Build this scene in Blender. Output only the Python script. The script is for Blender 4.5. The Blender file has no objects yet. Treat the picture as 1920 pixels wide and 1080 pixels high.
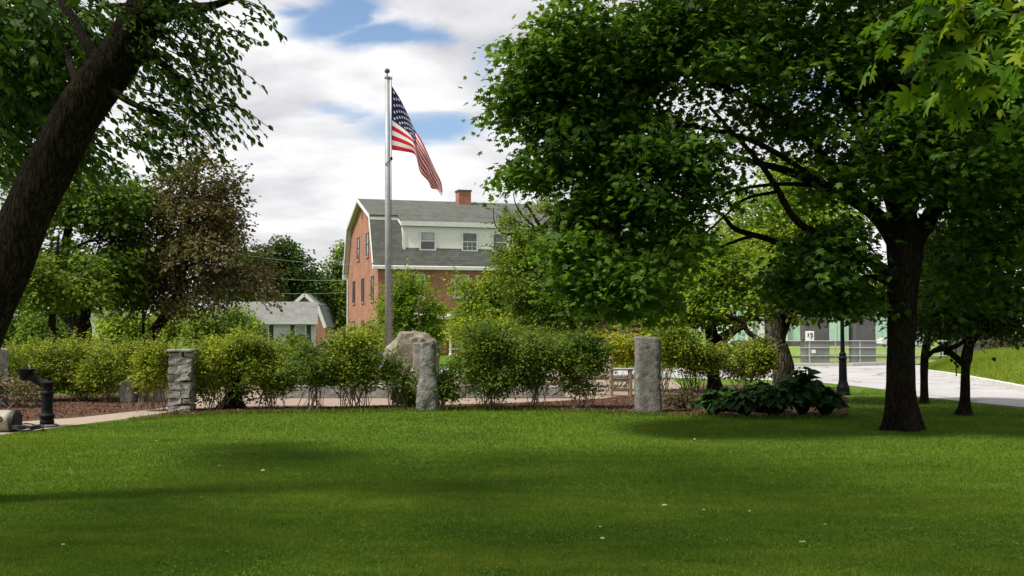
import bpy, math, random
import numpy as np
from mathutils import Vector, noise

# ------------------------------------------------------------------ camera, sky, sun, exposure
SC = bpy.context.scene
COL = SC.collection
F = 1900.0                      # focal length in pixels of the 1920 wide photograph
CH = 1.6                        # eye height
PITCH = math.atan(80 / F)       # horizon sits 80 px under the middle
cP, sP = math.cos(PITCH), math.sin(PITCH)
cam_d = bpy.data.cameras.new('camera')
cam = bpy.data.objects.new('camera', cam_d)
COL.objects.link(cam)
cam.location = (0, 0, CH)
cam.rotation_euler = (math.pi / 2 + PITCH, 0, 0)
cam_d.sensor_width = 36
cam_d.lens = 36 * F / 1920
cam_d.clip_start = 0.1
cam_d.clip_end = 5000
SC.camera = cam

SUN_EL, SUN_X, SUN_Y = math.radians(57), -0.91, -0.41      # towards the sun: left, a little behind
SUN_STRENGTH = 5.0
CLOUD_GAIN = 0.78
SC.view_settings.view_transform = 'Standard'
SC.view_settings.look = 'None'
SC.view_settings.exposure = 0.38
SC.view_settings.gamma = 1.0
SC.cycles.use_denoising = True
SC.cycles.max_bounces = 7
SC.cycles.diffuse_bounces = 3
SC.cycles.glossy_bounces = 2
SC.cycles.transmission_bounces = 4
SC.cycles.caustics_reflective = False
SC.cycles.caustics_refractive = False


def ray(px, py):
    u, v = (px - 960) / F, (540 - py) / F
    return np.array([u, cP - v * sP, sP + v * cP])


def P(px, py, D):
    d = ray(px, py)
    return np.array([0, 0, CH]) + d * (D / d[1])


def g(px, py, z=0.0):
    d = ray(px, py)
    return np.array([0, 0, CH]) + d * ((z - CH) / d[2])


def X(px, D, z=0.0):
    return (px - 960) / F * (D * cP + (z - CH) * sP)


def G(px, D, z=0.0):
    return np.array([X(px, D, z), D, z])


def proj(p):
    x, y, z = p[..., 0], p[..., 1], p[..., 2] - CH
    zc = y * cP + z * sP
    yc = -y * sP + z * cP
    return 960 + F * x / zc, 540 - F * yc / zc


def nodes_of(idb):
    idb.use_nodes = True
    nt = idb.node_tree
    nt.nodes.clear()
    return nt, nt.nodes, nt.links


class N:
    """tiny node helper"""
    def __init__(s, nt):
        s.nt = nt

    def n(s, t, **kw):
        nd = s.nt.nodes.new(t)
        for k, v in kw.items():
            setattr(nd, k, v)
        return nd

    def l(s, a, b):
        s.nt.links.new(a, b)

    def val(s, sock, v):
        if isinstance(v, bpy.types.NodeSocket):
            s.l(v, sock)
        else:
            sock.default_value = v

    def math(s, op, a, b=0.0, c=0.0, clamp=False):
        m = s.n('ShaderNodeMath', operation=op, use_clamp=clamp)
        s.val(m.inputs[0], a)
        s.val(m.inputs[1], b)
        s.val(m.inputs[2], c)
        return m.outputs[0]

    def noise(s, vec, scale, detail=4, rough=0.5, dist=0.0):
        t = s.n('ShaderNodeTexNoise')
        if vec is not None:
            s.l(vec, t.inputs['Vector'])
        t.inputs['Scale'].default_value = scale
        t.inputs['Detail'].default_value = detail
        t.inputs['Roughness'].default_value = rough
        t.inputs['Distortion'].default_value = dist
        return t

    def ramp(s, fac, stops, interp='LINEAR'):
        r = s.n('ShaderNodeValToRGB')
        r.color_ramp.interpolation = interp
        el = r.color_ramp.elements
        while len(el) < len(stops):
            el.new(0.5)
        for e, (p, c) in zip(el, stops):
            e.position = p
            e.color = tuple(c) + (1,) if len(c) == 3 else c
        s.l(fac, r.inputs[0])
        return r.outputs[0]

    def mix(s, fac, a, b, mode='MIX'):
        m = s.n('ShaderNodeMix', data_type='RGBA', blend_type=mode)
        s.val(m.inputs[0], fac)
        for sock, v in ((m.inputs[6], a), (m.inputs[7], b)):
            if isinstance(v, bpy.types.NodeSocket):
                s.l(v, sock)
            else:
                sock.default_value = tuple(v) + (1,) if len(v) == 3 else v
        return m.outputs[2]

    def comb(s, x, y, z):
        c = s.n('ShaderNodeCombineXYZ')
        s.val(c.inputs[0], x)
        s.val(c.inputs[1], y)
        s.val(c.inputs[2], z)
        return c.outputs[0]


# world: Nishita sky with broken cloud
W = bpy.data.worlds.new('World')
SC.world = W
nt, nd, lk = nodes_of(W)
h = N(nt)
sky = h.n('ShaderNodeTexSky', sky_type='NISHITA')
sky.sun_disc = False
sky.sun_elevation = SUN_EL
sky.sun_rotation = math.atan2(SUN_X, SUN_Y)
sky.air_density = 1.0
sky.dust_density = 0.6
sky.ozone_density = 2.0
bg_sky = h.n('ShaderNodeBackground')
h.l(sky.outputs[0], bg_sky.inputs[0])
bg_sky.inputs[1].default_value = 0.12
tc = h.n('ShaderNodeTexCoord')
sep = h.n('ShaderNodeSeparateXYZ')
h.l(tc.outputs['Generated'], sep.inputs[0])
dx, dy, dz = sep.outputs
zz = h.math('ADD', h.math('MAXIMUM', dz, 0.0), 0.30)
cx, cy = h.math('DIVIDE', dx, zz), h.math('DIVIDE', dy, zz)
pv = h.comb(h.math('MULTIPLY', cx, 0.75), cy, 3.7)
n1 = h.noise(pv, 1.9, 9, 0.56, 0.15).outputs['Fac']
n2 = h.noise(pv, 5.0, 8, 0.55, 0.2).outputs['Fac']
n3 = h.noise(h.comb(cx, h.math('MULTIPLY', cy, 1.6), 9.2), 1.9, 6, 0.55).outputs['Fac']
# clear patches of the sky (directions as tangents left/right and up)
ay = h.math('MAXIMUM', h.math('ABSOLUTE', dy), 0.05)
tu = h.math('ADD', h.math('DIVIDE', dx, ay), h.math('MULTIPLY_ADD', n2, 0.10, -0.05))
tw = h.math('ADD', h.math('DIVIDE', dz, ay), h.math('MULTIPLY_ADD', n3, 0.10, -0.05))
hole = None
for (hx, hy, ra, rb, amp) in ((620, 30, 85, 60, .9), (700, 66, 110, 36, .85), (640, 200, 110, 22, .62),
                              (800, 222, 125, 40, 0.85), (900, 120, 60, 50, .55), (1500, 150, 260, 60, .5), (560, 10, 60, 18, .8),
                              (470, 270, 60, 20, .25)):
    d = ray(hx, hy)
    a = h.math('DIVIDE', h.math('SUBTRACT', tu, d[0] / d[1]), ra / F)
    b = h.math('DIVIDE', h.math('SUBTRACT', tw, d[2] / d[1]), rb / F)
    r2 = h.math('ADD', h.math('MULTIPLY', a, a), h.math('MULTIPLY', b, b))
    e = h.math('MULTIPLY', h.math('POWER', 2.718, h.math('MULTIPLY', r2, -0.8)), amp)
    hole = e if hole is None else h.math('MAXIMUM', hole, e)
cover = h.math('SUBTRACT', h.math('MULTIPLY_ADD', n1, 2.4, 0.15), h.math('MULTIPLY', hole, 1.55))
cover = h.math('ADD', cover, h.math('MULTIPLY_ADD', n2, 0.9, -0.45))
mask = h.ramp(cover, [(0.12, (0, 0, 0)), (0.98, (1, 1, 1))], 'EASE')
shade = h.math('ADD', h.math('MULTIPLY', n2, 0.75), h.math('MULTIPLY', n3, 0.35))
ccol = h.ramp(shade, [(0.40, (0.66, 0.66, 0.695)), (0.52, (0.82, 0.818, 0.84)), (0.64, (1.02, 1.02, 1.03))])
bg_c = h.n('ShaderNodeBackground')
h.l(ccol, bg_c.inputs[0])
bg_c.inputs[1].default_value = CLOUD_GAIN
mx = h.n('ShaderNodeMixShader')
h.l(mask, mx.inputs[0])
h.l(bg_sky.outputs[0], mx.inputs[1])
h.l(bg_c.outputs[0], mx.inputs[2])
out = h.n('ShaderNodeOutputWorld')
h.l(mx.outputs[0], out.inputs[0])

sun_d = bpy.data.lights.new('sun', 'SUN')
sun_d.energy = SUN_STRENGTH
sun_d.angle = math.radians(9.0)          # thin cloud in front of the sun
sun_d.color = (1.0, 0.95, 0.86)
sun = bpy.data.objects.new('sun', sun_d)
COL.objects.link(sun)
_h = math.hypot(SUN_X, SUN_Y)
to_sun = Vector((SUN_X / _h * math.cos(SUN_EL), SUN_Y / _h * math.cos(SUN_EL), math.sin(SUN_EL)))
sun.rotation_euler = to_sun.to_track_quat('Z', 'Y').to_euler()
sun.location = (0, 0, 60)

# ------------------------------------------------------------------ helpers: tags, meshes
ORG = {}


def tag(o, label=None, cat=None, group=None, kind=None):
    if label:
        o['label'] = label
    if cat:
        o['category'] = cat
    if group:
        o['group'] = group
    if kind:
        o['kind'] = kind
    return o


def thing(name, label, cat, loc, group=None):
    o = bpy.data.objects.new(name, None)
    COL.objects.link(o)
    o.empty_display_size = 0.3
    o.location = tuple(float(c) for c in loc)
    ORG[o.name] = np.array(o.location)
    return tag(o, label, cat, group)


def link(name, me, m, parent=None, org=None):
    o = bpy.data.objects.new(name, me)
    COL.objects.link(o)
    if m is not None:
        for mm in (m if isinstance(m, (list, tuple)) else [m]):
            me.materials.append(mm)
    if parent is not None:
        o.parent = parent
        ORG[o.name] = ORG[parent.name]
    else:
        o.location = tuple(float(c) for c in org)
        ORG[o.name] = np.array(org, float)
    return o


class MB:
    def __init__(s):
        s.v, s.f = [], []

    def add(s, vs, fs):
        o = len(s.v)
        s.v += [tuple(float(c) for c in p) for p in vs]
        s.f += [tuple(i + o for i in f) for f in fs]
        return s

    def box(s, x0, x1, y0, y1, z0, z1, T=None):
        vs = [(x, y, z) for z in (z0, z1) for (x, y) in ((x0, y0), (x1, y0), (x1, y1), (x0, y1))]
        if T:
            vs = [T(*p) for p in vs]
        return s.add(vs, [(3, 2, 1, 0), (4, 5, 6, 7), (0, 1, 5, 4), (1, 2, 6, 5), (2, 3, 7, 6), (3, 0, 4, 7)])

    def prism(s, poly, off):
        """extrude a 3-D polygon by the vector off"""
        n = len(poly)
        a = [np.array(p, float) for p in poly]
        b = [p + np.array(off, float) for p in a]
        return s.add(a + b, [tuple(range(n))[::-1], tuple(range(n, 2 * n))] +
                     [(i, (i + 1) % n, n + (i + 1) % n, n + i) for i in range(n)])

    def tube(s, pts, rad, seg=8, cap=True):
        pts = [np.array(p, float) for p in pts]
        n = len(pts)
        if np.isscalar(rad):
            rad = [rad] * n
        up = None
        vs = []
        for i in range(n):
            t = pts[min(i + 1, n - 1)] - pts[max(i - 1, 0)]
            t = t / (np.linalg.norm(t) + 1e-9)
            if up is None:
                r = np.array([0, 0, 1.]) if abs(t[2]) < .9 else np.array([1., 0, 0])
            else:
                r = up
            a = r - t * np.dot(r, t)
            a /= np.linalg.norm(a) + 1e-9
            up = a
            b = np.cross(t, a)
            for k in range(seg):
                w = 2 * math.pi * k / seg
                vs.append(pts[i] + rad[i] * (a * math.cos(w) + b * math.sin(w)))
        fs = [(i * seg + k, i * seg + (k + 1) % seg, (i + 1) * seg + (k + 1) % seg, (i + 1) * seg + k)
              for i in range(n - 1) for k in range(seg)]
        if cap:
            fs += [tuple(range(seg))[::-1], tuple(range((n - 1) * seg, n * seg))]
        return s.add(vs, fs)

    def lathe(s, prof, c, seg=16, axis='z'):
        vs = []
        for (r, z) in prof:
            for k in range(seg):
                w = 2 * math.pi * k / seg
                a, b = r * math.cos(w), r * math.sin(w)
                p = (a, b, z) if axis == 'z' else ((z, a, b) if axis == 'x' else (b, z, a))
                vs.append(np.array(c) + np.array(p))
        n = len(prof)
        fs = [(i * seg + k, i * seg + (k + 1) % seg, (i + 1) * seg + (k + 1) % seg, (i + 1) * seg + k)
              for i in range(n - 1) for k in range(seg)]
        fs += [tuple(range(seg))[::-1], tuple(range((n - 1) * seg, n * seg))]
        return s.add(vs, fs)

    def build(s, name, m, parent=None, smooth=False, bevel=0.0, org=None):
        v = np.array(s.v)
        if parent is not None:
            o = ORG[parent.name]
        elif org is not None:
            o = np.array(org, float)
        else:
            o = np.array([v[:, 0].mean(), v[:, 1].mean(), v[:, 2].min()])
        me = bpy.data.meshes.new(name)
        me.from_pydata((v - o).tolist(), [], s.f)
        me.update()
        uv = me.uv_layers.new(name='UVMap')
        for p in me.polygons:
            nrm = p.normal
            if abs(nrm.z) > 0.97:
                tu_, tv_ = Vector((1, 0, 0)), Vector((0, 1, 0))
            else:
                tu_ = Vector((-nrm.y, nrm.x, 0)).normalized()
                tv_ = nrm.cross(tu_)
            for li in p.loop_indices:
                co = Vector(s.v[me.loops[li].vertex_index])
                uv.data[li].uv = (co.dot(tu_), co.dot(tv_))
        if smooth:
            me.polygons.foreach_set('use_smooth', [True] * len(me.polygons))
        ob = link(name, me, m, parent, o)
        if bevel:
            b = ob.modifiers.new('bevel', 'BEVEL')
            b.width = bevel
            b.segments = 2
            b.limit_method = 'ANGLE'
        return ob


def spline(pts, n=6):
    """Catmull-Rom through points (rows may carry a radius)"""
    p = np.array(pts, float)
    if len(p) < 3:
        return np.array([p[0] + (p[-1] - p[0]) * t for t in np.linspace(0, 1, n + 1)])
    q = np.vstack([2 * p[0] - p[1], p, 2 * p[-1] - p[-2]])
    outp = []
    for i in range(1, len(q) - 2):
        for t in np.linspace(0, 1, n, endpoint=False):
            a, b, c, d = q[i - 1], q[i], q[i + 1], q[i + 2]
            outp.append(.5 * (2 * b + (c - a) * t + (2 * a - 5 * b + 4 * c - d) * t * t + (3 * b - a - 3 * c + d) * t ** 3))
    outp.append(p[-1])
    return np.array(outp)


def tri_mesh(name, V, tris, tint, m, parent=None, org=None, kind=None):
    """big triangle soup, one 'tint' value per face"""
    o = ORG[parent.name] if parent is not None else np.array(org, float)
    me = bpy.data.meshes.new(name)
    nv, nf = len(V), len(tris)
    me.vertices.add(nv)
    me.vertices.foreach_set('co', (V - o).astype(np.float32).ravel())
    me.loops.add(nf * 3)
    me.polygons.add(nf)
    me.polygons.foreach_set('loop_start', np.arange(0, nf * 3, 3, dtype=np.int32))
    me.loops.foreach_set('vertex_index', tris.astype(np.int32).ravel())
    me.update(calc_edges=True)
    at = me.attributes.new('tint', 'FLOAT', 'FACE')
    at.data.foreach_set('value', tint.astype(np.float32))
    return link(name, me, m, parent, o)


def fan(outline, lift=None):
    v = [(0, outline[0][1] * 0 + .45, 0)] + [(x, y, 0) for x, y in outline]
    n = len(outline)
    return np.array(v, float), np.array([(0, i + 1, (i + 1) % n + 1) for i in range(n)])


def leaf_shape(kind):
    if kind == 'diamond':
        v = np.array([(0, 0, 0), (.36, .45, .07), (0, 1, -.05), (-.36, .45, .07)])
        return v, np.array([(0, 1, 2), (0, 2, 3)])
    if kind == 'oval':
        v = np.array([(0, 0, 0), (.24, .25, .05), (.27, .58, .05), (0, 1, -.08), (-.27, .58, .05), (-.24, .25, .05), (0, .5, 0)])
        return v, np.array([(0, 1, 6), (1, 2, 6), (2, 3, 6), (3, 4, 6), (4, 5, 6), (5, 0, 6)])
    if kind == 'maple':
        half = [(0.0, 0.0), (.20, .02), (.50, .12), (.30, .30), (.62, .62), (.24, .58), (.0, 1.0)]
        o = half + [(-x, y) for x, y in half[-2:0:-1]]
        v, t = fan(o)
        v[:, 2] = -.22 * np.abs(v[:, 0]) - .10 * (v[:, 1] - .4) ** 2
        return v, t
    if kind == 'oak':
        half = [(0.0, 0.0), (.05, .12), (.22, .14), (.08, .26), (.34, .36), (.44, .44), (.14, .46), (.30, .58), (.40, .76), (.28, .72),
                (.13, .68), (.16, .84), (.06, .84), (0, 1.0)]
        o = half + [(-x, y) for x, y in half[-2:0:-1]]
        v, t = fan(o)
        v[:, 2] = -.28 * np.abs(v[:, 0]) - .22 * (v[:, 1] - .3) ** 2
        return v, t
    if kind == 'hosta':
        half = [(0, 0), (.22, .10), (.36, .32), (.33, .60), (.17, .84), (0, 1)]
        o = half + [(-x, y) for x, y in half[-2:0:-1]]
        v, t = fan(o)
        v[:, 2] = .25 * np.abs(v[:, 0]) - .35 * v[:, 1] ** 2
        return v, t
    if kind == 'blade':
        v = np.array([(-.06, 0, 0), (.06, 0, 0), (0, 1, 0)])
        return v, np.array([(0, 1, 2)])
    if kind == 'strap':
        v = np.array([(-.05, 0, 0), (.05, 0, 0), (.05, .5, .05), (-.05, .5, .05), (0, 1, -.10)])
        return v, np.array([(0, 1, 2), (0, 2, 3), (3, 2, 4)])


def unit(a):
    return a / (np.linalg.norm(a, axis=-1, keepdims=True) + 1e-9)


def leaf_geo(kind, pos, tip, nor, size, tint, rng, jitter=.10):
    tv, tt = leaf_shape(kind)
    tip = unit(tip)
    nor = unit(nor - tip * (nor * tip).sum(-1, keepdims=True))
    side = np.cross(tip, nor)
    s = size[:, None, None]
    V = pos[:, None, :] + s * (tv[None, :, 0:1] * side[:, None, :] + tv[None, :, 1:2] * tip[:, None, :] + tv[None, :, 2:3] * nor[:, None, :])
    n, k = len(pos), len(tv)
    T = (tt[None] + (np.arange(n) * k)[:, None, None]).reshape(-1, 3)
    return V.reshape(-1, 3), T, np.repeat(tint, len(tt))


def merge(geos):
    Vs, Ts, Is, o = [], [], [], 0
    for V, T, I in geos:
        Vs.append(V)
        Ts.append(T + o)
        Is.append(I)
        o += len(V)
    return np.vstack(Vs), np.vstack(Ts), np.concatenate(Is)


def nz(p, f, off=0.0):
    return np.array([noise.noise(Vector((a * f + off, b * f, c * f))) for a, b, c in p])


def sample_blobs(blobs, n, rng, shell=2.0, gap=-1.0, gf=.9):
    """blobs: (centre, (rx,ry,rz), weight) -> n points, biased to the shell, thinned where noise is low"""
    w = np.array([b[2] * (b[1][0] * b[1][1] * b[1][2]) ** (2 / 3) for b in blobs])
    w /= w.sum()
    res, ids = [], []
    while sum(len(r) for r in res) < n:
        m = n * 2
        i = rng.choice(len(blobs), m, p=w)
        d = unit(rng.normal(size=(m, 3)))
        r = rng.random(m) ** (1 / (3 * shell)) * (1 + rng.normal(size=m) * .07)
        c = np.array([b[0] for b in blobs])[i]
        R = np.array([b[1] for b in blobs])[i]
        p = c + d * r[:, None] * R
        if gap > -1:
            k = nz(p, gf, 3.1) > gap
            p, i = p[k], i[k]
        res.append(p)
        ids.append(i)
    return np.vstack(res)[:n], np.concatenate(ids)[:n]


def clump_leaves(kind, centres, per, cr, size, rng, flat=.4, droop=.5, upness=1.0, rnd=.55, tint_spread=.28, ctint=None, crown_c=None, outw=.3):
    n = len(centres)
    if ctint is None:
        ctint = rng.random(n)
    i = np.repeat(np.arange(n), per)
    m = len(i)
    off = rng.normal(size=(m, 3)) * cr * .55
    off[:, 2] *= flat
    rr = np.linalg.norm(off[:, :2], axis=1)
    off[:, 2] -= droop * rr ** 2 / (cr + 1e-6) * .6
    pos = centres[i] + off
    outd = unit(off * np.array([1, 1, 0.001]))
    if crown_c is not None:
        o2 = centres[i] - crown_c
        o2[:, 2] *= .3
        outd = outd + unit(o2) * outw
    tip = outd + np.array([0, 0, -droop]) + rng.normal(size=(m, 3)) * .45
    nor = np.array([0, 0, 1.]) * upness + rng.normal(size=(m, 3)) * rnd
    sz = size * (.65 + .6 * rng.random(m))
    tint = np.clip(.5 + (ctint[i] - .5) * .7 + rng.normal(size=m) * tint_spread * .7, 0, 1)
    return leaf_geo(kind, pos, tip, nor, sz, tint, rng)


def spray_leaves(kind, starts, dirs, length, step, size, rng, droop=.6, twigs=None):
    """leafy twigs: leaves set left and right along thin drooping shoots"""
    pos, tip, nor, tin = [], [], [], []
    for s, d in zip(starts, dirs):
        d = d / np.linalg.norm(d)
        L = length * (.6 + .7 * rng.random())
        n = max(4, int(L / step))
        ct = rng.random()
        sd = np.cross(d, (0, 0, 1.))
        sd /= np.linalg.norm(sd) + 1e-6
        path = []
        for k in range(n + 1):
            t = k / n
            p = s + d * L * t + np.array([0, 0, -droop * L * t * t * .6])
            path.append(p)
            sgn = 1 if k % 2 else -1
            dd = d + np.array([0, 0, -droop * t])
            for _ in range(2 if k == n else 1):
                pos.append(p + rng.normal(size=3) * step * .25)
                tip.append(dd * (.7 if k < n else 1.3) + sd * sgn * .8 * (1 if k < n else .2) + np.array([0, 0, -.45]) + rng.normal(size=3) * .3)
                nor.append(np.array([0, 0, .8]) + rng.normal(size=3) * .55)
                tin.append(np.clip(ct * .6 + rng.random() * .4, 0, 1))
        if twigs is not None:
            twigs.tube(path[::3] + [path[-1]] if len(path) > 6 else path, np.linspace(.006, .002, len(path[::3]) + 1 if len(path) > 6 else len(path)), 4, False)
    pos, tip, nor, tin = map(np.array, (pos, tip, nor, tin))
    return leaf_geo(kind, pos, tip, nor, size * (.65 + .6 * rng.random(len(pos))), tin, rng)


# ------------------------------------------------------------------ materials
def principled(name):
    m = bpy.data.materials.new(name)
    nt, _, _ = nodes_of(m)
    hh = N(nt)
    b = hh.n('ShaderNodeBsdfPrincipled')
    o = hh.n('ShaderNodeOutputMaterial')
    hh.l(b.outputs[0], o.inputs[0])
    b.inputs['Specular IOR Level'].default_value = 0.35
    return m, hh, b, o


def plain(name, c1, c2=None, scale=6.0, rough=.7, bump=0.0, bscale=None, metal=0.0, coords='Object', stretch=None, detail=6, spec=.35, pos=(.35, .65), dist=.02):
    m, hh, b, o = principled(name)
    b.inputs['Roughness'].default_value = rough
    b.inputs['Metallic'].default_value = metal
    b.inputs['Specular IOR Level'].default_value = spec
    t = hh.n('ShaderNodeTexCoord')
    vec = t.outputs[coords]
    if stretch:
        mp = hh.n('ShaderNodeMapping')
        mp.inputs['Scale'].default_value = stretch
        hh.l(vec, mp.inputs[0])
        vec = mp.outputs[0]
    if c2 is None:
        c2 = tuple(x * .8 for x in c1)
    nn = hh.noise(vec, scale, detail, .6).outputs['Fac']
    hh.l(hh.ramp(nn, [(pos[0], c2), (pos[1], c1)]), b.inputs['Base Color'])
    if bump:
        bn = hh.noise(vec, bscale or scale * 3, 6, .65).outputs['Fac']
        bp = hh.n('ShaderNodeBump')
        bp.inputs['Strength'].default_value = bump
        bp.inputs['Distance'].default_value = dist
        hh.l(bn, bp.inputs['Height'])
        hh.l(bp.outputs[0], b.inputs['Normal'])
    return m


def leaf_mat(name, dark, mid, light, trans=.3, rough=.6, tl=1.5, spec=.14):
    m, hh, b, o = principled(name)
    a = hh.n('ShaderNodeAttribute', attribute_name='tint')
    c = hh.ramp(a.outputs['Fac'], [(0.05, dark), (.5, mid), (.95, light)])
    hh.l(c, b.inputs['Base Color'])
    b.inputs['Roughness'].default_value = rough
    b.inputs['Specular IOR Level'].default_value = spec
    tr = hh.n('ShaderNodeBsdfTranslucent')
    hh.l(hh.mix(1.0, c, (tl * 1.05, tl, tl * .55), 'MULTIPLY'), tr.inputs[0])
    ms = hh.n('ShaderNodeMixShader')
    ms.inputs[0].default_value = trans
    hh.l(b.outputs[0], ms.inputs[1])
    hh.l(tr.outputs[0], ms.inputs[2])
    hh.l(ms.outputs[0], o.inputs[0])
    return m


def brick_mat(name, c1, c2, mortar, bw=.215, bh=.075):
    m, hh, b, o = principled(name)
    b.inputs['Roughness'].default_value = .85
    t = hh.n('ShaderNodeTexCoord')
    br = hh.n('ShaderNodeTexBrick')
    hh.l(t.outputs['UV'], br.inputs['Vector'])
    br.inputs['Scale'].default_value = 1.0
    br.inputs['Brick Width'].default_value = bw
    br.inputs['Row Height'].default_value = bh
    br.inputs['Mortar Size'].default_value = .008
    br.inputs['Color1'].default_value = c1 + (1,)
    br.inputs['Color2'].default_value = c2 + (1,)
    br.inputs['Mortar'].default_value = mortar + (1,)
    nn = hh.noise(t.outputs['Object'], .8, 6, .6).outputs['Fac']
    v = hh.ramp(nn, [(.3, (.70, .70, .72)), (.7, (1.12, 1.12, 1.1))])
    hh.l(hh.mix(1.0, br.outputs['Color'], v, 'MULTIPLY'), b.inputs['Base Color'])
    return m


def shingle_mat(name, c1, c2):
    m, hh, b, o = principled(name)
    b.inputs['Roughness'].default_value = .9
    t = hh.n('ShaderNodeTexCoord')
    br = hh.n('ShaderNodeTexBrick')
    hh.l(t.outputs['UV'], br.inputs['Vector'])
    br.inputs['Scale'].default_value = 1.0
    br.inputs['Brick Width'].default_value = .32
    br.inputs['Row Height'].default_value = .15
    br.inputs['Mortar Size'].default_value = .012
    br.inputs['Color1'].default_value = c1 + (1,)
    br.inputs['Color2'].default_value = c2 + (1,)
    br.inputs['Mortar'].default_value = tuple(x * .55 for x in c2) + (1,)
    nn = hh.noise(t.outputs['Object'], 1.3, 8, .7).outputs['Fac']
    v = hh.ramp(nn, [(.3, (.75, .75, .75)), (.7, (1.15, 1.15, 1.15))])
    hh.l(hh.mix(1.0, br.outputs['Color'], v, 'MULTIPLY'), b.inputs['Base Color'])
    return m


def siding_mat(name, c, pitch=.115):
    m, hh, b, o = principled(name)
    b.inputs['Roughness'].default_value = .6
    t = hh.n('ShaderNodeTexCoord')
    s = hh.n('ShaderNodeSeparateXYZ')
    hh.l(t.outputs['UV'], s.inputs[0])
    fr = hh.math('FRACT', hh.math('DIVIDE', s.outputs[1], pitch))
    bp = hh.n('ShaderNodeBump')
    bp.inputs['Strength'].default_value = 1.0
    bp.inputs['Distance'].default_value = .02
    hh.l(hh.math('MULTIPLY', fr, -1.0), bp.inputs['Height'])
    hh.l(bp.outputs[0], b.inputs['Normal'])
    nn = hh.noise(t.outputs['Object'], 2.0, 5, .6).outputs['Fac']
    hh.l(hh.ramp(nn, [(.3, tuple(x * .93 for x in c)), (.7, c)]), b.inputs['Base Color'])
    return m


def bark_mat(name, c1, c2, scale=9):
    """long plates split by dark furrows"""
    m, hh, b, o = principled(name)
    b.inputs['Roughness'].default_value = .95
    b.inputs['Specular IOR Level'].default_value = .06
    t = hh.n('ShaderNodeTexCoord')
    mp = hh.n('ShaderNodeMapping')
    mp.inputs['Scale'].default_value = (1, 1, .20)
    hh.l(t.outputs['Object'], mp.inputs[0])
    wn = hh.noise(mp.outputs[0], scale * .5, 5, .6)
    va = hh.n('ShaderNodeVectorMath', operation='MULTIPLY_ADD')
    hh.l(wn.outputs['Color'], va.inputs[0])
    va.inputs[1].default_value = (.16, .16, .16)
    hh.l(mp.outputs[0], va.inputs[2])
    vo = hh.n('ShaderNodeTexVoronoi', feature='DISTANCE_TO_EDGE')
    vo.inputs['Scale'].default_value = scale * 1.5
    hh.l(va.outputs[0], vo.inputs['Vector'])
    fine = hh.noise(t.outputs['Object'], scale * 6, 8, .7).outputs['Fac']
    hgt_ = hh.math('ADD', hh.math('MULTIPLY', hh.math('MINIMUM', vo.outputs['Distance'], .25), 3.0), hh.math('MULTIPLY', fine, .7))
    blot = hh.noise(t.outputs['Object'], 2.2, 6, .6).outputs['Fac']
    col = hh.ramp(hgt_, [(.30, c2), (.85, c1)])
    hh.l(hh.mix(1.0, col, hh.ramp(blot, [(.35, (.65, .65, .62)), (.68, (1.35, 1.4, 1.3))]), 'MULTIPLY'), b.inputs['Base Color'])
    bp = hh.n('ShaderNodeBump')
    bp.inputs['Strength'].default_value = 1.0
    bp.inputs['Distance'].default_value = .05
    hh.l(hgt_, bp.inputs['Height'])
    hh.l(bp.outputs[0], b.inputs['Normal'])
    return m


def stone_mat(name, c1, c2, lichen, scale=16):
    m, hh, b, o = principled(name)
    b.inputs['Roughness'].default_value = .9
    b.inputs['Specular IOR Level'].default_value = .2
    t = hh.n('ShaderNodeTexCoord')
    v = t.outputs['Object']
    fine = hh.noise(v, scale * 4, 10, .75).outputs['Fac']
    mid = hh.noise(v, scale * .35, 8, .65, .4).outputs['Fac']
    spots = hh.noise(v, scale * .8, 6, .6).outputs['Fac']
    c = hh.ramp(fine, [(.36, c2), (.60, c1)])
    c = hh.mix(1.0, c, hh.ramp(mid, [(.33, (.55, .53, .50)), (.66, (1.2, 1.19, 1.16))]), 'MULTIPLY')
    c = hh.mix(hh.ramp(spots, [(.60, (0, 0, 0)), (.68, (.75, .75, .75))]), c, lichen)
    hh.l(c, b.inputs['Base Color'])
    bp = hh.n('ShaderNodeBump')
    bp.inputs['Strength'].default_value = .9
    bp.inputs['Distance'].default_value = .025
    hh.l(hh.math('ADD', fine, hh.math('MULTIPLY', mid, 2.0)), bp.inputs['Height'])
    hh.l(bp.outputs[0], b.inputs['Normal'])
    return m


def road_mat():
    m, hh, b, o = principled('worn_asphalt')
    b.inputs['Roughness'].default_value = .9
    t = hh.n('ShaderNodeTexCoord')
    v = t.outputs['Object']
    big = hh.noise(v, .35, 8, .65, .3).outputs['Fac']
    fine = hh.noise(v, 60, 6, .7).outputs['Fac']
    wn = hh.noise(v, 1.2, 5, .6)
    va = hh.n('ShaderNodeVectorMath', operation='MULTIPLY_ADD')
    hh.l(wn.outputs['Color'], va.inputs[0])
    va.inputs[1].default_value = (1.6, 1.6, 0)
    hh.l(v, va.inputs[2])
    vo = hh.n('ShaderNodeTexVoronoi', feature='DISTANCE_TO_EDGE')
    vo.inputs['Scale'].default_value = .28
    hh.l(va.outputs[0], vo.inputs['Vector'])
    c = hh.ramp(big, [(.3, (.29, .28, .285)), (.7, (.41, .40, .405))])
    c = hh.mix(1.0, c, hh.ramp(fine, [(.3, (.82, .82, .82)), (.7, (1.1, 1.1, 1.1))]), 'MULTIPLY')
    c = hh.mix(hh.ramp(vo.outputs['Distance'], [(.008, (.75, .75, .75)), (.022, (0, 0, 0))]), c, (.10, .10, .10))
    hh.l(c, b.inputs['Base Color'])
    return m


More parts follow.
